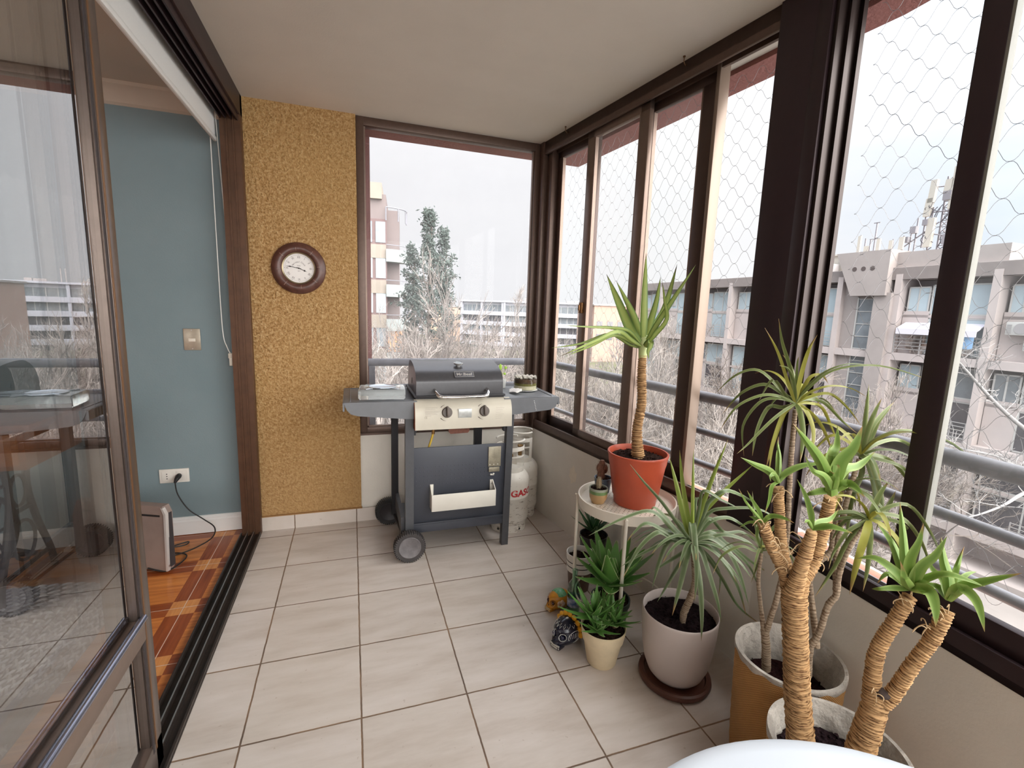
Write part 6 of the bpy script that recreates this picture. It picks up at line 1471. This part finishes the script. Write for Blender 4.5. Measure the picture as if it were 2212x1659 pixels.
# left building with rounded corner balconies
D_L = at(836, 640, 38); e = Vector((1, -.10, 0)).normalized(); Fl = fm2(Vector((D_L.x-9, D_L.y+.9, 0)), e)
lb = thing('left_apartment_building', tuple(Fl @ Vector((4.5, 1, GZ))), 'brown and cream apartment building with rounded corner balconies at the left', 'building')
M_cream = pbr('cream_render', srgb(146,137,126), .9, 0, .08, .6, None, .1); M_brown = pbr('brown_frame', srgb(112,92,90), .8, 0, .1, .6)
mb = MB().box(0, 9, .3, 9, GZ, 10.0, Fl); mb.box(9, 10.0, 1.2, 9, GZ, 9.0, Fl); build('wall', mb, pbr('mauve_render', srgb(124,114,112), .9, 0, .08, .6, None, .1), lb, smooth=0)
mb = MB().box(-.2, 8.7, .0, 9, 9.6, 10.8, Fl); build('roof_parapet', mb, M_cream, lb, smooth=0)
for s in range(6):
    z = 5.2-2.75*s
    w_ = MB().box(6.9, 9.05, .1, .35, z+.1, z+2.9, Fl); w_ = build('window', w_, M_brown, lb, smooth=0)
    p = MB().box(7.05, 7.95, .05, .12, z+1.1, z+2.7, Fl); p.box(8.2, 8.95, .05, .12, z+1.1, z+2.7, Fl); build('pane', p, rnd.choice((M_wlight, M_wmid)), w_, smooth=0)
    p = MB().box(7.0, 9.0, .0, .12, z-.1, z+.95, Fl); build('panel', p, M_cream, w_, smooth=0)
    # quarter-round balcony parapet
    b = MB(); vs = []; n = 12
    for i in range(n+1):
        a = R(-90+95*i/n); 
        for q in (1.55, 1.70):
            for zz in (z-.35, z+.62): vs.append(Fl @ Vector((9.0+q*math.cos(a), 1.5+q*math.sin(a), zz)))
    fs = []
    for i in range(n):
        k = 4*i; fs += [(k+2,k+3,k+7,k+6),(k,k+4,k+5,k+1),(k+1,k+5,k+7,k+3),(k,k+2,k+6,k+4)]
    b.add(vs, fs+[(0,1,3,2),(4*n,4*n+2,4*n+3,4*n+1)]); b.add([Fl @ Vector((9.0+q*math.cos(R(-90+95*i/8)), 1.5+q*math.sin(R(-90+95*i/8)), zz)) for zz in (z-.35, z-.2) for q in (0.01,1.6) for i in range(9)],
        [(i,i+1,i+10,i+9) for i in range(8)]+[(18+i,27+i,28+i,19+i) for i in range(8)])
    bb = build('balcony_parapet', b, pbr('pale_parapet', srgb(138,144,142), .8) if s == 0 else bpy.data.materials['pale_parapet'], lb, smooth=30)
    r_ = MB().tube([Fl @ Vector((9.0+1.62*math.cos(R(-90+12*i)), 1.5+1.62*math.sin(R(-90+12*i)), z+.95)) for i in range(9)], .03, 6); build('handrail', r_, M_railing, bb)
    if s == 4-1: 
        sc2 = MB().box(9.1, 10.4, .3, .4, z+.7, z+2.4, Fl); build('screen', sc2, pbr('orange_blind', srgb(204,152,110), .8), lb, smooth=0)
mb = MB().tube([Fl @ Vector((9.0+1.6*math.cos(R(-90+12*i)), 1.5+1.6*math.sin(R(-90+12*i)), 9.0)) for i in range(9)], .05, 6)
for i in (0,3,6,8): p = Fl @ Vector((9.0+1.6*math.cos(R(-90+12*i)), 1.5+1.6*math.sin(R(-90+12*i)), 8.0)); mb.cyl(p, p+Vector((0,0,1)), .05, 6)
build('terrace_rail', mb, M_railing, lb)
# low houses far off between the two
for (px, D, w, h, col, lab) in ((985,150,16,2.2,srgb(176,150,130),'low salmon house far away between the trees and the white block'),(1345,105,14,3.4,srgb(160,130,116),'pinkish building far behind the yucca leaves'),(955,190,26,1.6,srgb(150,150,156),'long grey roof far away behind the bare trees')):
    p = at(px, 660, D); t_ = thing('distant_house', (p.x, p.y, GZ), lab, 'building'); b = MB().box(p.x-w/2, p.x+w/2, p.y, p.y+8, GZ, h*1.0-.3); build('wall', b, pbr('far_wall', col, .9), t_, smooth=0)
    b = MB().box(p.x-w/2-.3, p.x+w/2+.3, p.y-.3, p.y+8.3, h-.3, h); build('roof', b, M_concrete2, t_, smooth=0)
    b = MB()
    for k in range(int(w/2.6)):
        for z in (-1.6, -4.4): b.box(p.x-w/2+.8+2.6*k, p.x-w/2+2.2+2.6*k, p.y-.05, p.y, z, z+1.3)
    build('windows', b, M_wdark, t_, smooth=0)
pu = Vector((0,0,0))

# ------------------------------------------------------------------ trees
def grow(mb, p, d, Ln, r_, dep, rnd, up=.25, spread=.7, kids=(3,5), shr=.68, mx=5):
    n = 4 if dep < 2 else (3 if dep < 4 else 2); pts = [p.copy()]; dd = d.copy(); q = p.copy()
    for i in range(n):
        dd = (dd+Vector((rnd.uniform(-1,1), rnd.uniform(-1,1), rnd.uniform(-1,1)))*(.16 if dep < 2 else .27)+Vector((0,0,up*.12))).normalized(); q = q+dd*Ln/n; pts.append(q.copy())
    mb.tube(pts, [r_*(1-.45*i/n) for i in range(n+1)], 6 if dep < 2 else 3, cap=False)
    if dep >= mx: return
    m = rnd.randint(*kids)
    for k in range(m):
        f = rnd.uniform(.3, 1) if k else 1.; i = min(int(f*n), n-1); b = pts[i].lerp(pts[i+1], f*n-i if f < 1 else 1.)
        ax = Vector((rnd.uniform(-1,1), rnd.uniform(-1,1), rnd.uniform(-1,1))).normalized(); nd = (dd+ax*spread*(1. if k else .35)+Vector((0,0,up*.4))).normalized()
        grow(mb, b, nd, Ln*(shr if dep < 3 else shr*.88)*rnd.uniform(.75,1.15), max(r_*.56 if k else r_*.66, .0048), dep+1, rnd, up, spread, kids, shr, mx)
def tree_proto(seed, H_, m, up, spread, kids=(3,5), mx=5, r0=.13):
    rnd = random.Random(seed); mb = MB(); grow(mb, Vector((0,0,0)), Vector((0,0,1)), H_*.34, r0, 0, rnd, up, spread, kids, .70, mx); return mb
def plant_tree(me_mb, pos, s, rz, label, group=None, proto={}):
    key = id(me_mb)
    if key not in proto:
        b = MB(); b.v = me_mb.v; b.f = me_mb.f; t = thing('bare_tree', (0,0,0), label, 'tree', group); build('branches', b, me_mb.mat, t, smooth=60); proto[key] = t
    else: t = copytree(proto[key])
    t.location = pos; t.rotation_euler = (0, 0, rz); t.scale = (s, s, s); t['label'] = label
    if group: t['group'] = group
    return t
tA = tree_proto(3, 9, None, .5, .75, (3,5), 6); tA.mat = M_bark; tB = tree_proto(8, 9, None, .25, .95, (3,5), 6, .11); tB.mat = M_bark2; tC = tree_proto(15, 9, None, .6, .62, (3,5), 6, .10); tC.mat = M_bark
def ground_at(px, y): q = at(px, 700, 1); k = y/q.y; return (q.x*k, y, GZ)
gl = 'leafless street trees seen through the windows'
spots = [(tC, 935, 17, 1.10, 'bare upright tree in front of the dark conifer, its twigs fanning upward'), (tA, 905, 12, .86, 'bare tree low in the back window left of the barbecue lid'), (tA, 1010, 15, .88, 'bare tree in the back window in front of the white block'),
 (tB, 1085, 13, .86, 'bare tree at the right side of the back window above the shelf jar'), (tB, 820, 15, 1.0, 'bare tree in front of the building with rounded balconies'), (tB, 960, 24, 1.0, 'bare tree further off behind the barbecue lid'), (tA, 1060, 30, 1.06, 'bare tree further off below the white block corner'),
 (tA, 1225, 14, .90, 'bare tree seen through the narrow first sash by the corner'), (tB, 1295, 11, .84, 'bare tree seen through the second sash under the railing'), (tA, 1345, 18, .92, 'bare tree left of the yucca stem behind the second sash'), (tB, 1440, 13, .86, 'bare tree behind the third sash right of the yucca stem'),
 (tA, 1510, 10, .80, 'bare tree in the open gap left of the dark post'), (tB, 1570, 14, .90, 'bare tree close to the dark post, in front of the concrete block'), (tA, 1180, 26, 1.0, 'bare tree far behind the corner frame'), (tB, 1400, 26, 1.0, 'bare tree far behind, at the end of the concrete block'),
 (tA, 1790, 9, .80, 'bare tree behind the dragon tree leaves in the near window'), (tB, 1900, 8, .80, 'bare tree under the awning balcony in the near window'), (tA, 1700, 12, .84, 'bare tree right behind the dark post')]
spots = [(a, b, c, d*(1.28 if c > 11 else 1.12), e) for a, b, c, d, e in spots]
spots += [(tB, 860, 19, 1.25, 'bare tree half hidden behind the barbecue lid, further left'), (tA, 1120, 18, 1.15, 'bare tree behind the right frame of the back window'), (tC, 1000, 21, 1.10, 'upright bare tree just left of the white block corner'), (tC, 845, 13, 1.12, 'upright bare tree close in front of the rounded balconies'),
 (tB, 1250, 21, 1.2, 'bare tree behind the brass latch of the second sash'), (tC, 1330, 14, 1.0, 'upright bare tree low behind the second sash, right half'), (tA, 1475, 17, 1.1, 'bare tree behind the wide sash stile right of the yucca'), (tB, 1540, 18, 1.1, 'bare tree deep in the open gap left of the dark post'),
 (tC, 1600, 10, .95, 'upright bare tree hugging the left edge of the dark post'), (tA, 1850, 13, .98, 'bare tree below the stair tower of the concrete block'), (tB, 1960, 11, .92, 'bare tree left of the near sash stile, below the balconies'), (tC, 1750, 15, 1.0, 'upright bare tree just right of the dark post')]
spots = [(a, b, c, d*(.90 if a is tC else 1.02), e) for a, b, c, d, e in spots]
MANY = 'one of the many bare trees merging into a grey thicket below the skyline'
spots += [(m_, x_, y_, sc_0, MANY) for m_, x_, y_, sc_0 in ((tA,800,22,1.0),(tB,880,26,1.05),(tA,940,28,1.1),(tB,990,18,.98),(tA,1040,22,1.05),(tB,1090,26,1.05),(tC,1130,14,.86),(tA,1150,22,1.05),(tB,1200,19,1.0),(tA,1240,30,1.1),(tC,1270,24,.95),(tA,1300,16,.95),(tB,1350,23,1.0),(tA,1420,20,1.0),(tB,1480,12,.88),(tA,1560,12,.86),(tB,1740,12,.84),(tA,1830,10,.78),(tA,1930,14,.86),(tB,2040,11,.76),(tC,915,14,.86),(tB,1060,16,.92),(tC,1210,12,.78),(tB,1320,11,.8))]
rnd = random.Random(77)
for mbp, px, y, s, lab in spots:
    x, y_, z = ground_at(px, y); plant_tree(mbp, (x, y_, z), s, rnd.random()*6.28, lab, 'thicket of bare trees beyond the railing' if lab is MANY else None)
# near street tree whose limb crosses the right window
nt_ = thing('street_tree', tuple(Vector((at(2330,1000,7.5).x, at(2330,1000,7.5).y, GZ))), 'pale branch of a nearby street tree reaching into the right edge of the view', 'tree')
mb = MB(); rnd = random.Random(21)
root = Vector((at(2330,1000,7.5).x, at(2330,1000,7.5).y, GZ)); kn = at(2330, 1010, 7.5)
mb.tube(smoothpts([root, root.lerp(kn, .5)+Vector((.1,.1,0)), kn]), [.13]*7+[.10]*6, 8)
limb = [kn, at(2212,925,7.0), at(2150,870,6.8), at(2100,815,6.6), at(2065,775,6.5), at(2048,752,6.4)]
mb.tube(smoothpts(limb, 4), [.036-.0015*i for i in range(21)], 7)
for i in range(34):
    k = rnd.uniform(1.0, 4.9); a = limb[int(k)].lerp(limb[int(k)+1], k-int(k)); d = Vector((rnd.uniform(-1,1), rnd.uniform(-1,1), rnd.uniform(-.3,1))).normalized(); grow(mb, a, d, rnd.uniform(.15,.42), .007, 3, rnd, .3, .8, (1,3), .7, 5)
l2 = [kn, at(2212,1010,6.6), at(2150,985,6.4), at(2080,970,6.2), at(2030,955,6.1)]; mb.tube(smoothpts(l2, 4), [.022-.0011*i for i in range(17)], 6)
for i in range(26):
    k = rnd.uniform(.5, 3.9); a = l2[int(k)].lerp(l2[int(k)+1], k-int(k)); grow(mb, a, Vector((rnd.uniform(-1,1), rnd.uniform(-1,1), rnd.uniform(-.6,.8))).normalized(), rnd.uniform(.15,.4), .006, 3, rnd, .2, .8, (1,3), .7, 5)
l3 = [kn, at(2212,1065,6.8), at(2170,1090,6.6), at(2120,1110,6.4), at(2085,1118,6.3)]; mb.tube(smoothpts(l3, 4), [.03-.0015*i for i in range(17)], 6)
for i in range(16):
    k = rnd.uniform(.5, 3.9); a = l3[int(k)].lerp(l3[int(k)+1], k-int(k)); grow(mb, a, Vector((rnd.uniform(-1,1), rnd.uniform(-1,1), rnd.uniform(-.6,.8))).normalized(), rnd.uniform(.12,.35), .008, 3, rnd, .2, .8, (1,3), .7, 5)
build('limbs', mb, pbr('pale_bark', srgb(128,124,122), .9, 0, .2, 12), nt_, smooth=60)
# conifer behind the bare trees
def conifer(px, y, top, w, label, seed):
    x, y_, z = ground_at(px, y); t = thing('conifer', (x, y_, GZ), label, 'tree'); rnd = random.Random(seed); mb = MB(); Hh = top-GZ
    st_ = MB().tube([(x,y_,GZ),(x,y_,GZ+Hh*.5),(x+.2,y_,GZ+Hh*.97)], [.25,.18,.03], 8)
    for i in range(210):
        f = rnd.random()**.8; zz = GZ+Hh*(.30+.69*f); rad = w*(1-f)**.62*rnd.uniform(.3,1.15)*(.65+.35*math.sin(f*23+seed))+.12; a = rnd.random()*6.28; c0 = Vector((x, y_, zz)); tip = c0+Vector((math.cos(a)*rad, math.sin(a)*rad, .25*rad+rnd.uniform(-.1,.4)))
        st_.tube([c0, c0.lerp(tip,.5)+Vector((0,0,-.08)), tip], [.035,.02,.008], 3, cap=False)
        for k in range(15):
            p = c0.lerp(tip, rnd.uniform(.25,1.05))+Vector((rnd.gauss(0,.12), rnd.gauss(0,.12), rnd.gauss(0,.10))); s = rnd.uniform(.07,.19)
            n1_ = Vector((rnd.uniform(-1,1), rnd.uniform(-1,1), rnd.uniform(-.2,1)))*s; n2_ = Vector((rnd.uniform(-1,1), rnd.uniform(-1,1), rnd.uniform(-1,1)))*s*.5; n3_ = n1_.cross(n2_).normalized()*s*.3
            mb.add([p-n1_, p+n2_, p+n1_, p-n2_, p+n3_, p-n3_], [(0,1,4),(1,2,4),(2,3,4),(3,0,4),(1,0,5),(2,1,5),(3,2,5),(0,3,5)])
    build('trunk', st_, M_bark2, t); build('foliage', mb, pbr('conifer_green', srgb(92,100,96), .9, 0, .3, 1.5, None, .1, srgb(76,86,80)), t, smooth=0)
conifer(925, 31, 7.4, 2.7, 'tall dark conifer standing behind the bare trees in the back window', 5)
conifer(957, 33, 6.6, 2.6, 'second lower conifer right beside the tallest one', 9)
conifer(890, 34, 5.6, 2.2, 'small conifer between the left building and the tallest conifer', 13)
# shrubs and twiggy hedge under the trees
def shrub(px, y, w, h, label, seed, col=M_bark2):
    x, y_, z = ground_at(px, y); t = thing('street_shrub', (x, y_, GZ), label, 'shrub'); rnd = random.Random(seed); mb = MB()
    for i in range(16): grow(mb, Vector((x+rnd.uniform(-w,w)*.6, y_+rnd.uniform(-w,w)*.6, GZ)), Vector((rnd.uniform(-.5,.5), rnd.uniform(-.5,.5), 1)).normalized(), h*.5, .04, 2, rnd, .2, .9, (3,4), .7, 5)
    build('twigs', mb, col, t, smooth=0)
# parked cars on the street
def car(t, y, col, label):
    c = F @ Vector((t, y, GZ+.03)); o = thing('parked_car', tuple(c), label, 'car'); Mc = F @ Matrix.Translation((t, y, GZ+.03))
    body = MB().prism([(-2.1,.35),(2.1,.35),(2.12,.75),(1.9,.9),(1.05,.98),(-1.55,1.0),(-2.05,.9),(-2.15,.6)], -.85, .85, Mc); b_ = build('body', body, pbr('car_paint', col, .25, .2), o, smooth=30)
    cb = MB(); cb.add([(-1.6,-.8,.98),(1.1,-.8,.98),(1.1,.8,.98),(-1.6,.8,.98),(-1.2,-.62,1.45),(.45,-.62,1.45),(.45,.62,1.45),(-1.2,.62,1.45)], [(0,3,2,1),(4,5,6,7),(0,1,5,4),(1,2,6,5),(2,3,7,6),(3,0,4,7)], Mc); build('windows', cb, M_wdark, o, smooth=0)
    build('roof', MB().box(-1.2,.45,-.62,.62,1.44,1.49,Mc,bev=.02), bpy.data.materials['car_paint'], b_)
    for a in (-1.35, 1.35):
        for s_ in (-.86, .7): build('wheel', MB().cyl(Mc @ Vector((a, s_, .33)), Mc @ Vector((a, s_+.16, .33)), .33, 20), M_rubber, o)
car(2.5, -4.3, srgb(206,206,210), 'silver car parked on the street below, seen between bare branches'); 

# ------------------------------------------------------------------ sky and light
W = bpy.data.worlds.new('sky'); bpy.context.scene.world = W; W.use_nodes = True; nt = W.node_tree; bg = nt.nodes['Background']
tc = nt.nodes.new('ShaderNodeTexCoord'); gen = tc.outputs['Generated']
mp = N(nt, 'ShaderNodeMapping'); mp.inputs['Scale'].default_value = (1, 1, 3.2); L(nt, gen, mp.inputs[0])
cl = ramp(nt, noise(nt, 1.7, mp.outputs[0], 7, .55), [(.36, 0.), (.60, 1.)])
sx = N(nt, 'ShaderNodeSeparateXYZ'); L(nt, gen, sx.inputs[0])
def dot(v):
    n = N(nt, 'ShaderNodeVectorMath', operation='DOT_PRODUCT'); L(nt, gen, n.inputs[0]); n.inputs[1].default_value = Vector(v).normalized(); return n.outputs['Value']
# whiter towards the street's end, bluer on the right
d1_ = dot((.35, 1, .1)); wh = ramp(nt, d1_, [(.55, 0.), (.93, 1.)])
base_ = mix(nt, wh, srgb(206,226,246), srgb(238,238,240)); cloud = mix(nt, wh, srgb(242,244,250), srgb(244,244,245))
col = mix(nt, cl, base_, cloud)
glow = math_(nt, 'POWER', math_(nt, 'MAXIMUM', dot((.42, -.74, .52)), 0.), 2.5)      # bright sky lobe added behind the viewer, aimed to brighten the interior
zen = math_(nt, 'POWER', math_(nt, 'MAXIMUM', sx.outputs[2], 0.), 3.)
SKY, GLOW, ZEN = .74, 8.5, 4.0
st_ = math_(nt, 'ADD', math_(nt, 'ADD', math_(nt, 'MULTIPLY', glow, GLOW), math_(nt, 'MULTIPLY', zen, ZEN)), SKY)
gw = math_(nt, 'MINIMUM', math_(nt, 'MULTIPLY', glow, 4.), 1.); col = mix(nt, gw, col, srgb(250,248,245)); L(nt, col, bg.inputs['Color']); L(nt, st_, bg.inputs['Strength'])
sc = bpy.context.scene
sc.view_settings.view_transform = 'Standard'; sc.view_settings.look = 'None'; sc.view_settings.gamma = 1; sc.view_settings.use_curve_mapping = False
sc.view_settings.exposure = 0.55
sc.cycles.transparent_max_bounces = 24; sc.cycles.diffuse_bounces = 6; sc.cycles.max_bounces = 14; sc.cycles.caustics_reflective = False
